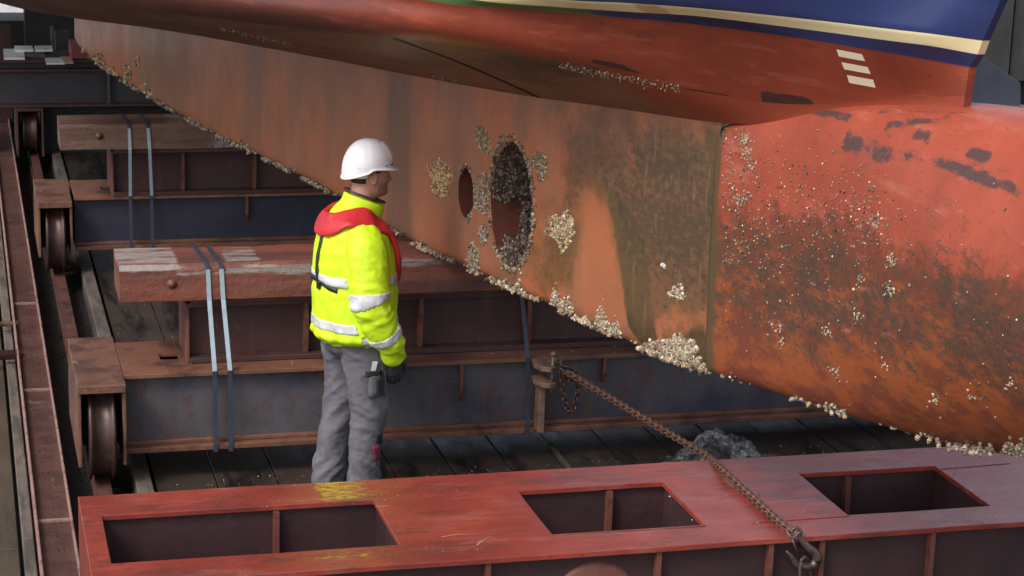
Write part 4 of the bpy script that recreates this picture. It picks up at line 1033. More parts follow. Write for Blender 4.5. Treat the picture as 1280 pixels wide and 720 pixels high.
def on_arm(p):
    s_, d_, t = armside(p)
    # closer to the sleeve axis than to the torso surface
    e = ((p.x+.01)/.205)**2+(p.y/.243)**2
    return d_ < .115 and (e > 1.02 or (t > .52)) and abs(p.y) > .17, t
def ridge(v, sc, off):
    n = mnoise.noise(Vector((v.x*sc[0]+off, v.y*sc[1], v.z*sc[2]))); return 1-2*abs(n)
def jfold(p, n):
    a, t = on_arm(p); d_ = 0
    if a:
        s_ = -1 if p.y < 0 else 1
        q = Vector((p.x, p.y, p.z)); k = .35+.95*math.exp(-((t-.36)/.10)**2)+1.0*math.exp(-((t-.62)/.10)**2)
        w_ = ridge(Vector((q.x+q.z*.9, q.y+q.z*.3, q.z)), (11, 8, 10), 2.1)
        d_ = .012*k*w_+.0022*ridge(q, (24, 18, 30), 7)
        d_ += .0022*k*math.sin(t*85+9*mnoise.noise(q*7))
    else:
        k = .35+.9*math.exp(-((p.z-.92)/.07)**2)+.5*math.exp(-((p.z-1.12)/.06)**2)
        w_ = ridge(Vector((p.x+p.z*.5, p.y-p.z*.3, p.z)), (9, 9, 5), 5.2)
        d_ = .010*k*w_+.0045*ridge(p, (20, 20, 12), 1)
        d_ += -.012*math.exp(-((p.z-.862)/.015)**2)+.014*math.exp(-((p.z-.905)/.022)**2)
        d_ -= .010*math.exp(-((p.z-1.16)/.02)**2)
    if p.z > 1.5: d_ *= .3
    return d_*1.0
displace(jm, jfold)
jb = BVHTree.FromPolygons([v.co for v in jm.vertices], [p.vertices for p in jm.polygons])
# reflective bands: faces pushed outwards
def extract(me, test, off, name, mat, parent=PR, thick=.004):
    keep = [p for p in me.polygons if test(Vector(p.center))]
    if not keep: return None
    ids = {}; vs = []; fs = []
    for p in keep:
        f = []
        for i in p.vertices:
            if i not in ids: ids[i] = len(vs); v = me.vertices[i]; vs.append(v.co+v.normal*off)
            f.append(ids[i])
        fs.append(f)
    m2 = bpy.data.meshes.new(name); m2.from_pydata(vs, [], fs); m2.polygons.foreach_set('use_smooth', [True]*len(fs)); m2.update()
    o = link(name, m2, mat, parent); md = o.modifiers.new('t', 'SOLIDIFY'); md.thickness = thick; md.offset = -1; return o
def tband(z0, z1): return lambda p: (not on_arm(p)[0]) and z0 < p.z-.06*(-p.x)*0 < z1
extract(jm, tband(1.170, 1.218), .003, 'reflective_band', M_refl)
extract(jm, tband(.940, .988), .003, 'reflective_band', M_refl)
def aband(t0, t1, s_): return lambda p: on_arm(p)[0] and p.y*s_ > 0 and t0 < on_arm(p)[1] < t1
for s_ in (-1, 1):
    extract(jm, aband(.310, .358, s_), .003, 'reflective_band', M_refl); extract(jm, aband(.525, .570, s_), .003, 'reflective_band', M_refl)
# collar: tilted stand-up ring with thickness
b = MB(); n = 40; P = np.zeros((8, n, 3))
for i in range(8):
    v = i/7; inner = v > .5; u = (v*2 if not inner else (1-v)*2)
    u = min(1, u)
    for k in range(n):
        th = 2*math.pi*k/n; c_, s_ = math.cos(th), math.sin(th)
        zt_k = 1.590+.038*(-c_)+.0; zb_k = 1.500-.035*c_
        r = (.088-.0*u) - (.010 if inner else 0)
        P[i, k] = (.016+.02*u+(r+.006*math.sin(u*3))*c_*1.12, r*s_*1.02, zb_k+(zt_k-zb_k)*u)
b.grid(P, wrap=True); col_ = b.build('collar', M_hiviz, PR); displace(col_.data, lambda p, n: .003*ridge(p, (14, 14, 20), 3))
b = MB(); pts = [(.036+.108*math.cos(a)*.95, .092*math.sin(a)*.95, 1.594-.038*math.cos(a)) for a in np.linspace(0, 2*math.pi, 36, endpoint=False)]
b.tube(pts, .006, 8, closed=True); b.build('collar_lining', M_strapb, PR)
# life vest: flat tube around the neck and down the front, resting on the jacket
def onj(p, d, off=0):
    """closest jacket point from outside along the given direction"""
    o_ = Vector(p)-Vector(d).normalized()*.5; l, nn, i, ds = jb.ray_cast(o_, Vector(d).normalized())
    if l is None: l, nn, i, ds = jb.find_nearest(Vector(p))
    return l+nn*off, nn
vpath = [((.20, -.085, 1.17), (-1, 0, 0)), ((.20, -.088, 1.25), (-1, 0, 0)), ((.18, -.092, 1.33), (-1, .1, -.1)), ((.13, -.10, 1.42), (-.8, .1, -.8)), ((.06, -.118, 1.47), (-.2, .2, -1)), ((-.01, -.128, 1.48), (0, .25, -1)),
         ((-.08, -.115, 1.46), (.5, .2, -1)), ((-.125, -.07, 1.44), (1, 0, -.8)), ((-.14, 0, 1.435), (1, 0, -.75))]
vpath = vpath+[((p[0], -p[1], p[2]), (d[0], -d[1], d[2])) for p, d in vpath[::-1][1:]]
cs = [onj(p, d, .009) for p, d in vpath]
b = MB(); K = len(cs); cc = smooth_path([c[0] for c in cs], [(1, 1)]*K, 5); nnn = smooth_path([c[1] for c in cs], [(1, 1)]*K, 5)
vs = []; fs = []; n = 18; N = len(cc)
for i in range(N):
    c = Vector(cc[i][:3]); nr = Vector(nnn[i][:3]).normalized(); t = Vector(cc[min(i+1, N-1)][:3]-cc[max(0, i-1)][:3]).normalized(); a = t.cross(nr).normalized()
    e = min(1, .55+min(i, N-1-i)*.09)
    for k in range(n):
        th = 2*math.pi*k/n; pu = 1+.10*math.sin(i*1.1)+.08*mnoise.noise(Vector((i*.5, k*.3, 0)))
        vs.append(c+a*math.cos(th)*.060*e*(1+.09*mnoise.noise(Vector((i*.35, 3+k*.05, 0))))+nr*(math.copysign(abs(math.sin(th))**.6, math.sin(th))*.014*e*pu))
fs = [(i*n+k, i*n+(k+1) % n, (i+1)*n+(k+1) % n, (i+1)*n+k) for i in range(N-1) for k in range(n)]+[list(range(n))[::-1], [(N-1)*n+k for k in range(n)]]
b.add(vs, fs, 0, True); vest = b.build('life_vest', M_vest, PR); m = vest.modifiers.new('s', 'SUBSURF'); m.levels = 2; m.render_levels = 2; bpy.context.view_layer.update(); eval_mod(vest); displace(vest.data, lambda p, n: .003*ridge(p, (11, 11, 11), 3)+.0012*ridge(p, (30, 30, 30), 8))
# harness straps on the back
def ribbon(name, pts, wd_, mat, off=.006, updir=(0, 0, 1)):
    P = np.zeros((len(pts), 2, 3))
    cs_ = [onj(p, d, off) for p, d in pts]
    for i, (c, nr) in enumerate(cs_):
        t = (cs_[min(i+1, len(cs_)-1)][0]-cs_[max(i-1, 0)][0]).normalized(); a = t.cross(nr).normalized()
        P[i, 0] = c-a*wd_/2; P[i, 1] = c+a*wd_/2
    b = MB(); b.grid(P); o = b.build(name, mat, PR, fix=False); m = o.modifiers.new('t', 'SOLIDIFY'); m.thickness = .004; m.offset = 0; return o
HZ = 1.155
ribbon('harness_strap', [((-.2, -.03, z), (1, 0, 0)) for z in np.linspace(1.42, HZ+.01, 14)], .024, M_strapb)
ribbon('waist_strap', [((-.24*math.cos(a), -.26*math.sin(a), HZ+.035-.055*max(0, math.sin(a))), (math.cos(a), math.sin(a), 0)) for a in np.linspace(-.75, .74, 20)], .026, M_strapb)
c, nr = onj((-.24, -.03, HZ), (1, 0, 0), .012)
b = MB(); b.box(c.x-.006, c.x+.006, c.y-.018, c.y+.018, c.z-.02, c.z+.02); b.build('buckle', M_blk, PR, bevel=.003)
# trousers --------------------------------------------------------------
b = MB()
limb(b, [(-.005, 0, 1.0), (-.008, 0, .93), (-.005, 0, .85), (.0, 0, .80)], [(.14, .17), (.155, .188), (.155, .190), (.12, .15)], n=30)
LG = {-1: [(.010, -.098, .88), (.020, -.108, .76), (.022, -.113, .62), (.028, -.115, .50), (.012, -.115, .36), (.004, -.118, .22), (.006, -.12, .12), (.008, -.12, .05)],
      1: [(-.01, .098, .88), (-.012, .108, .76), (-.018, .115, .62), (-.028, .12, .50), (-.062, .124, .36), (-.090, .128, .22), (-.100, .13, .12), (-.104, .13, .05)]}
for s_ in (-1, 1):
    limb(b, LG[s_], [(.130, .102), (.122, .094), (.100, .083), (.088, .076), (.080, .072), (.074, .068), (.078, .070), (.076, .070)], n=26)
tr = b.build('trousers', M_trou, PR); tm = remesh(tr, .008, 5, .5)
def tfold(p, n):
    k = .5+.8*math.exp(-((p.z-.52)/.10)**2)+.9*math.exp(-((p.z-.13)/.08)**2)+.6*math.exp(-((p.z-.78)/.08)**2)
    w_ = ridge(Vector((p.x+p.z*.75*(1 if p.y < 0 else -1), p.y+p.z*.3, p.z)), (13, 10, 5.5), 4.4 if p.y < 0 else 9.1)
    return .012*k*w_+.003*ridge(p, (25, 18, 34), 2)+.0006*k*math.sin(p.z*70+9*mnoise.noise(p*6))
displace(tm, tfold)
tb = BVHTree.FromPolygons([v.co for v in tm.vertices], [p.vertices for p in tm.polygons])
def ontr(x, z, off=.004):
    l, nn, i, d_ = tb.ray_cast(Vector((x, -.6, z)), Vector((0, 1, 0)))
    return (l+nn*off, nn) if l is not None else (Vector((x, -.2, z)), Vector((0, -1, 0)))
def patch(name, x0, x1, z0, z1, mat, skew=0, off=.004, nx_=5, nz_=6, thick=.004):
    P = np.zeros((nz_, nx_, 3))
    for i in range(nz_):
        for j in range(nx_):
            z = z0+(z1-z0)*i/(nz_-1); x = x0+(x1-x0)*j/(nx_-1)+skew*(z-z0); P[i, j] = ontr(x, z, off)[0]
    b = MB(); b.grid(P); o = b.build(name, mat, PR, fix=False); m = o.modifiers.new('t', 'SOLIDIFY'); m.thickness = thick; m.offset = 0; return o
patch('knee_patch', .035, .070, .255, .335, M_mag, -.2)
patch('knee_patch', .055, .085, .34, .40, M_strapb, -.2)
patch('thigh_pocket', -.01, .085, .60, .735, M_trou, 0, .010, thick=.012)
patch('pocket_flap', -.03, .05, .715, .745, M_strapb, .2, .016)
# boots
for s_, fx in ((-1, .006), (1, -.104)):
    y = s_*.122; b = MB()
    limb(b, [(fx-.07, y, .045), (fx-.02, y, .05), (fx+.06, y, .045), (fx+.14, y, .035), (fx+.185, y, .03)], [(.04, .038), (.052, .042), (.045, .045), (.035, .048), (.02, .03)], n=18, ref=(0, 0, 1))
    limb(b, [(fx-.01, y, .05), (fx-.01, y, .16)], [(.055, .045), (.055, .048)], n=18)
    o = b.build('boot', M_blk, PR); remesh(o, .007, 3)
    b = MB(); b.prism([(fx-.105, y-.04), (fx-.06, y-.047), (fx+.05, y-.045), (fx+.14, y-.053), (fx+.195, y-.03), (fx+.195, y+.03), (fx+.14, y+.053), (fx+.05, y+.045), (fx-.06, y+.047), (fx-.105, y+.04)], 2, .0, .022)
    b.build('boot_sole', M_strapb, PR)
# hair: nape and temple
b = MB(); P = np.zeros((10, 24, 3))
for i in range(10):
    z = hz0+.085+.085*i/9
    for j in range(24):
        a = math.pi*(.42+1.16*j/23)
        f_ = np.interp(z-hz0, zs_, fr); k_ = np.interp(z-hz0, zs_, bk); w_ = np.interp(z-hz0, zs_, wd); c_, s_ = math.cos(a), math.sin(a)
        if abs(a-math.pi) > 1.15 and z-hz0 < .135: off = -.008
        else: off = .004
        P[i, j] = (HX+((f_ if c_ > 0 else k_)+off)*math.copysign(abs(c_)**.9, c_), (w_+off)*math.copysign(abs(s_)**.85, s_), z)
b.grid(P); o = b.build('hair', M_hair, PR, fix=False); m = o.modifiers.new('t', 'SOLIDIFY'); m.thickness = .006; m.offset = 0
# helmet
HE = bpy.data.objects.new('helmet', None)
b = MB(); nh_, nk = 34, 80; hc = (HX-.010, 0, 1.752); P = np.zeros((nh_+5, nk, 3))
for k in range(nk):
    th = 2*math.pi*k/nk; c_, s_ = math.cos(th), math.sin(th)
    rim = -.014-.040*(max(0, -c_)**1.3)+.014*abs(s_)**3*(1 if c_ > -.2 else .3)+.004*max(0, c_)
    for i in range(nh_):
        v = i/(nh_-1); ph = v*math.pi/2; rr = math.sin(ph)**.92; zz = math.cos(ph)**.9
        L_ = .136 if c_ > 0 else .134; x = L_*rr*c_; y = .114*rr*s_; z = rim*(v**2)+(.130*zz)
        # crown ridge and side shoulders
        z += .004*math.exp(-(y/.022)**2)*math.sin(ph)*(c_ > -.5)
        if c_ > .45 and abs(s_) < .75 and .35 < v < .85: x += .004; z += .002
        P[i, k] = (hc[0]+x, hc[1]+y, hc[2]+z)
    # brim lip, longer at the front
    pk = .005+.022*max(0, c_)**2; base_ = P[nh_-1, k].copy(); dr = Vector((c_, s_*.8, 0)).normalized()
    for q, (f_, dz) in enumerate(((.5, -.004), (1.0, -.010), (1.0, -.014), (.4, -.012), (-.35, -.006))):
        P[nh_+q, k] = base_+np.array([dr.x*pk*f_, dr.y*pk*f_, dz-(.008*max(0, c_)**2 if f_ >= .5 else .004*max(0, c_)**2)])
b.grid(P, wrap=True); helm = b.build('helmet', M_helmet, PR)
m = helm.modifiers.new('s', 'SUBSURF'); m.levels = 1; m.render_levels = 1
hbv = BVHTree.FromPolygons([v.co for v in helm.data.vertices], [p.vertices for p in helm.data.polygons])
for (x, z, r) in ((HX+.052, 1.757, .0045), (HX+.095, 1.764, .0045), (HX-.098, 1.752, .0028), (HX-.086, 1.749, .0028)):
    l, nn, i, d_ = hbv.ray_cast(Vector((x, -.5, z)), Vector((0, 1, 0)))
    if l is None: continue
    b = MB(); b.ellipsoid(l, (r, r*.5, r), 10, 6); b.build('vent_hole', M_blk, helm)
l, nn, i, d_ = hbv.ray_cast(Vector((HX+.076, -.5, 1.760)), Vector((0, 1, 0)))
if l is not None:
    b = MB(); b.tube([l+Vector((-.014, -.001, -.003)), l+Vector((.012, -.0005, .003))], .0022, 6); b.build('badge', M_strapb, helm)
b = MB(); pts = [(HX-.005+.112*math.cos(a),   .088*math.sin(a), 1.712+.012*math.cos(a)*0-.010*(-math.cos(a) if math.cos(a) < 0 else 0)) for a in np.linspace(1.9, 2*math.pi-1.9, 20)]
b.tube(pts, .010, 8, flat=1.3); b.build('headband', M_white, helm)
# radio in the thigh pocket
pp, nn = ontr(.045, .67, .022)
pw = PR.matrix_basis @ pp
RD = empty('handheld_radio', 'small black handheld radio tucked in the man\'s thigh pocket', 'radio', tuple(pw), R(10))
b = MB(); b.box(-.019, .019, -.011, .011, -.05, .04); b.build('case', M_blk, RD, bevel=.004)
b = MB(); b.tube([(.011, 0, .04), (.011, 0, .10)], [.004, .003], 8); b.build('antenna', M_blk, RD)
b = MB(); b.revolve([(0, .012), (.006, .012), (.006, 0)], (-.008, 0, .04), 'Z', 12); b.build('knob', M_blk, RD)
pp, nn = ontr(.012, .76, .008); pw = PR.matrix_basis @ pp
b = MB(); b.box(-.013, .013, -.002, .002, -.03, .03, j=.002); o = b.build('paper_slip', M_white); o.location = pw; o.rotation_euler = (.1, .15, R(10)); tag(o, 'small white slip sticking out of the man\'s trouser pocket', 'paper')

# ------------------------------------------------------------------ bracket, chains, hook
BK = empty('chain_bracket', 'rusty two-lug bracket on the grey-blue beam holding the chain', 'bracket', (3.0, 10.45, .3))
for z in (.565, .475):
    b = MB(); b.prism([(-.055, .05), (-.066, -.03), (-.045, -.10), (.0, -.135), (.035, -.12), (.045, .05)], 2, z-.3-.014, z-.3+.014); b.build('lug', M_brk, BK, bevel=.003)
b = MB(); b.tube([(.02, -.10, .13), (.02, -.10, .36)], .009, 12); b.tube([(.02, -.10, .335), (.02, -.10, .352)], .016, 8); b.build('pin', M_brk, BK)
b = MB(); b.box(-.03, .005, -.03, .06, -.12, .158); b.build('post', M_brk, BK, bevel=.003)
def link_mesh(L, Wd, r):
    pts = []
    h = L/2-Wd/2
    for k in range(9): a = -math.pi/2+math.pi*k/8; pts.append((h+Wd/2*math.cos(a), Wd/2*math.sin(a), 0))
    for k in range(9): a = math.pi/2+math.pi*k/8; pts.append((-h+Wd/2*math.cos(a), Wd/2*math.sin(a), 0))
    b = MB(); b.tube(pts, r, 8, closed=True); return b.mesh('link')
def chain(path, pitch, me, parent, mat, limit=100, name='link'):
    path = [Vector(p) for p in path]; L = [0]
    for a, c in zip(path[:-1], path[1:]): L.append(L[-1]+(c-a).length)
    n = int(L[-1]/pitch); me.materials.append(mat)
    for i in range(min(n, limit)):
        d_ = (i+.5)*pitch; k = max(j for j in range(len(L)-1) if L[j] <= d_); u = (d_-L[k])/(L[k+1]-L[k]); p = path[k].lerp(path[k+1], u); t = (path[k+1]-path[k]).normalized()
        q = t.to_track_quat('X', 'Z').to_matrix().to_4x4()
        o = bpy.data.objects.new(name, me); C.objects.link(o); o.parent = parent
        o.matrix_basis = Matrix.Translation(p) @ q @ Matrix.Rotation((math.pi/2*(i % 2))+.6+random.uniform(-.12, .12), 4, 'X')
cp = [onz(712, 467, .60), onz(745, 487, .58), onz(806, 524, .562), onz(860, 556, .562), onz(886, 572, .575), onz(905, 589, .612), onz(924, 606, .605), onz(961, 640, .604), onz(987, 663, .606), ony(994, 672, 7.66)]
CH = empty('tension_chain', 'long rusty chain stretched from the beam bracket over the red frame', 'chain', tuple(cp[0]))
dd = [Vector(p)-Vector(cp[0]) for p in cp]
sp = [tuple(q[:3]) for q in smooth_path(dd, [(1, 1)]*len(dd), 6)]
chain(sp, .029, link_mesh(.046, .031, .0052), CH, M_chain)
# hanging loop
lp = [(700, 452), (702, 470), (704, 490), (707, 506), (712, 516), (717, 511), (721, 495), (723, 480), (718, 466), (708, 460)]
lw = [Vector(ony(x, y, 10.31-.004*i)) for i, (x, y) in enumerate(lp)]
LP = empty('slack_chain', 'short slack chain loop hanging from the bracket on the beam', 'chain', tuple(lw[0]))
chain([q-lw[0] for q in [Vector(v[:3]) for v in smooth_path(lw, [(1, 1)]*len(lw), 5)]], .026, link_mesh(.040, .026, .0045), LP, M_chaindk)
knot = [Vector(ony(x, y, Y)) for x, y, Y in ((697, 447, 10.3), (702, 458, 10.28), (712, 462, 10.26), (720, 470, 10.27), (713, 475, 10.25), (705, 466, 10.24), (716, 468, 10.22), (724, 474, 10.24))]
KN = empty('knotted_chain', 'bunched knot of dark chain links where the long chain starts', 'chain', tuple(knot[0]))
chain([q-knot[0] for q in [Vector(v[:3]) for v in smooth_path(knot, [(1, 1)]*len(knot), 5)]], .026, link_mesh(.042, .028, .0052), KN, M_chaindk)
# hook
hk = Vector(ony(994, 668, 7.66)); HK = empty('lifting_hook', 'dark steel hook at the chain end over the red frame edge', 'hook', tuple(hk))
right = Vector(RM[0]); down = Vector((.05, -.02, -1)).normalized()
def hp(px, py, dy=0): return Vector(ony(px, py, 7.655+dy))-hk
b = MB()
pts = [hp(998, 664), hp(1001, 674), hp(1010, 684), hp(1019, 692), (hp(1021, 700)), hp(1015, 707), hp(1003, 708), hp(994, 703), hp(989, 695), hp(983, 689)]
Q = smooth_path(pts, [.011, .013, .017, .020, .021, .020, .018, .014, .010, .005], 5); b.tube([q[:3] for q in Q], [q[3] for q in Q], 14); b.build('hook_body', M_hook, HK)
b = MB(); pts = [hp(990, 673, -.01), hp(994, 684, -.012), hp(998, 694, -.014)]; b.tube(pts, [.014, .010, .003], 10, flat=.4); b.build('latch', M_hook, HK)
b = MB(); c0 = hp(995, 667); b.tube([c0+right*.022*math.cos(a)+Vector((0, 0, .026*math.sin(a))) for a in np.linspace(0, 6.283, 16, endpoint=False)], .007, 8, closed=True); b.build('eye_ring', M_hook, HK)
b = MB(); a0 = ony(1003, 698, 7.63); pts = [ony(1000, 735, 7.62), ony(1000, 712, 7.62), ony(1003, 699, 7.625), ony(1008, 697, 7.645), ony(1011, 708, 7.67), ony(1015, 735, 7.68), ony(1018, 790, 7.68), ony(1010, 815, 7.66), ony(1002, 790, 7.63)]
Q = smooth_path(pts, [.006]*len(pts), 5); b.tube([q[:3] for q in Q], .0075, 10, closed=True); tag(b.build('sling_link', M_hook), 'long narrow steel link hanging in the hook at the bottom edge', 'link')

# ------------------------------------------------------------------ crumpled clear plastic / water on deck
def plastic():
    m = bpy.data.materials.new('clear_crumpled_film'); m.use_nodes = True; t = m.node_tree; N = t.nodes; L = t.links
    bs = N['Principled BSDF']; bs.inputs['Base Color'].default_value = (.9, .9, .9, 1); bs.inputs['Subsurface Weight'].default_value = 0; bs.inputs['Transmission Weight'].default_value = .25; bs.inputs['Roughness'].default_value = .12
    tr_ = N.new('ShaderNodeBsdfTransparent'); mx = N.new('ShaderNodeMixShader')
    tc = N.new('ShaderNodeTexCoord'); n = N.new('ShaderNodeTexNoise'); n.inputs['Scale'].default_value = 11; n.inputs['Detail'].default_value = 10; n.inputs['Distortion'].default_value = 1.5; L.new(tc.outputs['Object'], n.inputs['Vector'])
    vo = N.new('ShaderNodeTexVoronoi'); vo.feature = 'DISTANCE_TO_EDGE'; vo.inputs['Scale'].default_value = 16
    va = N.new('ShaderNodeVectorMath'); va.operation = 'MULTIPLY_ADD'; va.inputs[1].default_value = (.12, .12, .12); L.new(n.outputs[1], va.inputs[0]); L.new(tc.outputs['Object'], va.inputs[2]); L.new(va.outputs[0], vo.inputs['Vector'])
    m1 = N.new('ShaderNodeMapRange'); m1.inputs[1].default_value = .0; m1.inputs[2].default_value = .12; m1.inputs[3].default_value = .75; m1.inputs[4].default_value = 0; L.new(vo.outputs['Distance'], m1.inputs[0])  # white streak highlights put into the film as opaque ridges
    m2 = N.new('ShaderNodeMapRange'); m2.inputs[1].default_value = .40; m2.inputs[2].default_value = .70; m2.inputs[3].default_value = .04; m2.inputs[4].default_value = .7; L.new(n.outputs[0], m2.inputs[0])
    mr = N.new('ShaderNodeMath'); mr.operation = 'MULTIPLY_ADD'; mr.use_clamp = True; L.new(m1.outputs[0], mr.inputs[0]); L.new(m2.outputs[0], mr.inputs[1]); m3 = N.new('ShaderNodeMath'); m3.operation = 'MULTIPLY'; m3.inputs[1].default_value = .30; L.new(m2.outputs[0], m3.inputs[0]); L.new(m3.outputs[0], mr.inputs[2])
    bp = N.new('ShaderNodeBump'); bp.inputs['Strength'].default_value = .5; bp.inputs['Distance'].default_value = .008; L.new(n.outputs[0], bp.inputs['Height']); L.new(bp.outputs[0], bs.inputs['Normal'])
    L.new(mr.outputs[0], mx.inputs[0]); L.new(tr_.outputs[0], mx.inputs[1]); L.new(bs.outputs[0], mx.inputs[2]); L.new(mx.outputs[0], N['Material Output'].inputs[0])
    tl = N.new('ShaderNodeBsdfTranslucent'); tl.inputs[0].default_value = (.85, .86, .88, 1); m4 = N.new('ShaderNodeMixShader'); m4.inputs[0].default_value = .4; L.new(bs.outputs[0], m4.inputs[1]); L.new(tl.outputs[0], m4.inputs[2]); L.new(m4.outputs[0], mx.inputs[2]); return m
b = MB(); n1, n2 = 110, 90; P = np.zeros((n1, n2, 3))
for i in range(n1):
    for j in range(n2):
        u = i/(n1-1)*2-1; v = j/(n2-1)*2-1; x = u*.40; y = v*.17
        env = max(0, 1-((u+.05)/.62)**2-(v/.95)**2)
        q = Vector((x*7, y*9, 1)); h = .155*env**.8*(.75+.5*mnoise.noise(Vector((x*6+2, y*6, 4)))) + .03*(1-2*abs(mnoise.noise(q*1.6)))*env**.3 + .03*(1-2*abs(mnoise.noise(q*3.5)))*env**.3 
        P[i, j] = (x+.02*mnoise.noise(q*2), y+.02*mnoise.noise(q*2+Vector((5, 5, 5))), max(.006, h*.95)+.004)
b.grid(P)
kb_ = [f for f in range(len(b.f))]
out = MB(); out.v = b.v
for f in b.f:
    c = np.mean([b.v[i] for i in f], axis=0); u, v = c[0]/.40, c[1]/.17
    r_ = math.hypot((u+.05)/.85, v); lim = .92+.25*mnoise.noise(Vector((u*3, v*3, 7)))
    tail = (u > .55 and abs(v-.1+.15*math.sin(u*6)) < .16*(1.05-u)*3*.6)
    if r_ < lim or tail: out.f.append(f); out.mi.append(0); out.sm.append(True)
pc = onz(888, 572, 0)
o = out.build('plastic_sheet', plastic()); o.location = (4.0, 10.29, .004); o.rotation_euler = (0, 0, -.05); tag(o, 'crumpled clear plastic sheet lying on the dark wet planks near the chain', 'plastic sheet')
# mossy stick on the planks
b = MB(); p0, p1 = onz(688, 556, .02), onz(713, 588, .02); b.tube([Vector(p0).lerp(Vector(p1), u)+Vector((.004*math.sin(u*9), 0, 0)) for u in np.linspace(0, 1, 9)], [.014, .017, .018, .016, .018, .017, .018, .016, .012], 9)
tag(b.build('mossy_stick', M_moss), 'mossy greenish stick lying on the wet planks between beam and red frame', 'stick')
# pale rubble and shells scattered on planks and frame
def bits(name, areas, cols, label):
    pts = []
    vs = []; fs = []; tint = []
    for (x0, x1, y0, y1, z, n_, r0, r1) in areas:
        r0 *= .7; r1 *= .7
        for _ in range(n_):
            p = Vector((random.uniform(x0, x1), random.uniform(y0, y1), z)); r = random.uniform(r0, r1); c = random.choice(cols); base = len(vs)
            for ring, (rr, hh) in enumerate(((1, 0), (.8, .5), (.3, .8))):
                for j in range(5):
                    a = 6.283*j/5+random.random()*.5; q = r*rr*random.uniform(.7, 1.2); vs.append(p+Vector((q*math.cos(a), q*math.sin(a), hh*r))); tint.append(c)
            for ring in range(2):
                for j in range(5): fs.append((base+ring*5+j, base+ring*5+(j+1) % 5, base+(ring+1)*5+(j+1) % 5, base+(ring+1)*5+j))
            fs.append([base+10+j for j in range(5)])
    me = bpy.data.meshes.new(name); me.from_pydata(vs, [], fs); ca = me.color_attributes.new('tint', 'FLOAT_COLOR', 'POINT'); ca.data.foreach_set('color', [x for c in tint for x in (*c, 1)])
    o = link(name, me, M_barn); tag(o, label, 'debris', kind='stuff')
bits('shell_grit', [(.95, 6, 10.20, 10.50, .003, 260, .002, .007), (.9, 6, 9.9, 10.2, .003, 60, .002, .005), (.9, 3, 12, 15, .003, 120, .003, .008), (1.0, 5, 7.75, 7.86, .583, 50, .001, .004), (1, 5, 8.40, 8.66, .583, 70, .001, .004), (2.85, 3.6, 7.9, 8.38, .583, 14, .003, .008), (4.36, 4.7, 7.9, 8.3, .583, 8, .002, .005), (2.8, 5, 10.53, 10.68, .583, 60, .003, .007), (1.3, 2.8, 10.54, 10.66, .583, 40, .002, .006)],
     [(.3, .24, .18), (.45, .40, .34), (.2, .15, .11), (.12, .09, .07)], 'tiny pale shell grit scattered over planks and steel')

# ------------------------------------------------------------------ far background
def pbox(name, x0, x1, y0, y1, z0, z1, mat, lab, cat, group=None, j=0):
    b = MB(); b.box(x0-(x0+x1)/2, x1-(x0+x1)/2, y0-y0, y1-y0, 0, z1-z0, j=j); o = b.build(name, mat, bevel=.003); o.location = ((x0+x1)/2, y0, z0); return tag(o, lab, cat, group)
pbox('steel_post', *sorted((ony(-4, 60, 22)[0], ony(14, 60, 22)[0])), 22, 22.12, .0, 1.02, M_girder, 'dark brown steel post at the far upper left corner', 'post')
pbox('steel_post', *sorted((ony(63.5, 60, 21.6)[0], ony(67.5, 60, 21.6)[0])), 21.6, 21.66, .3, ony(65, 33, 21.6)[2], M_edge, 'thin pale upright post between white boards and the keel end', 'post')
pbox('machine_cabinet', .15, 2.2, 23.2, 24.0, -.3, ony(40, 26, 23.2)[2], M_black, 'black steel cabinet standing far behind the farthest beam', 'cabinet')
pbox('machine_cabinet', *(ony(31, 30, 22.6)[0], 2.6), 22.62, 23.0, -.3, 1.35, M_black, 'tall black plate structure under the hull at the far left', 'cabinet')
pbox('steel_box', ony(69, 45, 21.3)[0], ony(87, 45, 21.3)[0], 21.3, 21.5, .5, ony(75, 40, 21.3)[2], M_web0, 'dark square steel box behind the red block by the keel end', 'box')
def board(pxs, z, th_, mat, lab):
    P = [onz(x, y, z) for x, y in pxs]; b = MB(); c = sum(P)/4
    vs = [tuple(p-c) for p in P]+[tuple(p-c-np.array([0, 0, th_])) for p in P]
    b.add(vs, [(0, 1, 2, 3), (7, 6, 5, 4), (0, 4, 5, 1), (1, 5, 6, 2), (2, 6, 7, 3), (3, 7, 4, 0)]); o = b.build('loose_board', mat); o.location = tuple(c); return tag(o, lab, 'board', 'loose boards on the far beam')
board(((18, 57), (40, 57), (42, 62), (19, 62)), .97, .02, M_white, 'small white board at far left, left one of the back two')
board(((43, 57), (65, 57), (66, 62), (44, 62)), .97, .02, M_white, 'small white board at far left, right one of the back two')
board(((4, 61), (29, 61), (31, 72), (5, 72)), .95, .02, M_white, 'larger whitish worn board lying in front of the two small white boards')
board(((30, 64), (55, 64), (56, 69), (31, 69)), .95, .02, M_edge, 'greyish board lying between the white boards and the post')
board(((56, 72), (76, 72), (81, 79), (58, 79)), .94, .012, M_white, 'thin white plate on the farthest beam beside the tan one')
board(((76, 70), (88, 70), (92, 78), (81, 78)), .945, .012, M_tan, 'tan plate on the farthest beam touching the red block')
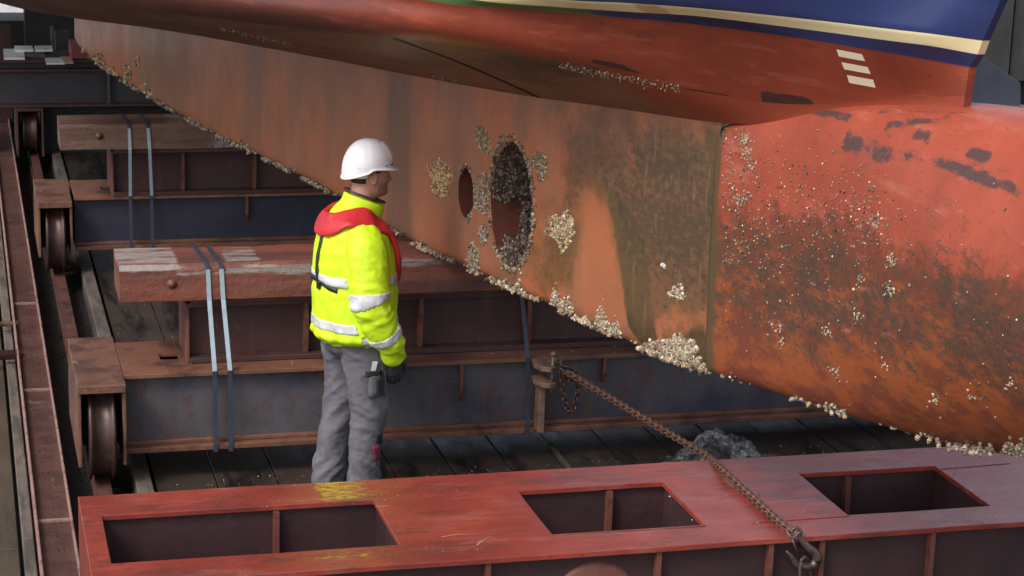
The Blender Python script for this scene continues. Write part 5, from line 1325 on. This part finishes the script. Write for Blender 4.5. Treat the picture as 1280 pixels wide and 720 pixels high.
# structure behind the stem, upper right
W0 = empty('dock_side_wall', 'dark grey ribbed dock wall behind the ship stem at the upper right', 'wall', (9, 17, 0))
b = MB()
for k in range(24):
    x0 = -3.2+k*.34; b.box(x0, x0+.30, 0 if k % 2 else .05, .3, 1.1, 2.25)
b.build('panel', M_wall, W0)
b = MB(); b.box(-3.3, 5, .32, .6, -.3, 2.27); b.build('backing', M_black, W0)
Y_ = 13.0
q = [ony(1196, 66, Y_), ony(1222, 66, Y_), ony(1276, 104, Y_), ony(1276, 134, Y_), ony(1196, 138, Y_)]
b = MB(); b.prism([(p[0], p[2]) for p in q], 1, Y_, Y_+.12); tag(b.build('bow_fender_plate', M_wall2, bevel=.004), 'blue-grey steel plate with slanted top edge right behind the stem', 'plate')
q2 = [ony(1190, 138, Y_-.1), ony(1290, 134.5, Y_-.1), ony(1290, 137, Y_-.1), ony(1190, 140.5, Y_-.1)]
b = MB(); b.prism([(p[0], p[2]) for p in q2], 1, Y_-.1, Y_+.2); tag(b.build('ledge_rail', M_edge), 'thin grey ledge running under the slanted steel plate at the right', 'rail')

pbox('glare_panel', -6, 1.6, 30, 30.3, -.4, 3.0, M_white, 'white panel standing in for bright water and sky glare at the upper left corner', 'wall')  # added white panel imitating overexposed water and sky in the distance

# chalk scuffs on the red frame, loose wire on the keel
for pts_ in (((552, 671), (570, 668), (597, 667)), ((596, 681), (604, 672)), ((597, 681), (610, 671), (618, 673)), ((470, 633), (492, 632))):
    b = MB(); b.tube([Vector(onz(x, y, .5835))-Vector((X0, Y0, 0)) for x, y in pts_], .0013, 5, flat=.4); b.build('chalk_mark', M_tan, FR)
for (p0, p1, z_) in (((1176, 586), (1262, 579), .5825), ((690, 669), (882, 657), .5825), ((940, 653), (1062, 645), .5825)):
    b = MB(); a_, c_ = Vector(onz(*p0, z_)), Vector(onz(*p1, z_)); b.tube([a_.lerp(c_, u)-Vector((X0, Y0, 0)) for u in np.linspace(0, 1, 8)], .0035, 5, flat=.4); b.build('weld_bead', M_frame, FR)
pts = []
for x, y in ((893, 449), (900, 441), (908, 432), (913, 422), (911, 414)):
    l, n = hit(kbv, x, y)
    if l is None: l, n = hit(bbv, x, y)
    if l is not None: pts.append(HMI @ (l+n*.012))
if len(pts) > 2:
    b = MB(); b.tube(pts, .004, 7); b.build('loose_wire', M_stiff, HULL)
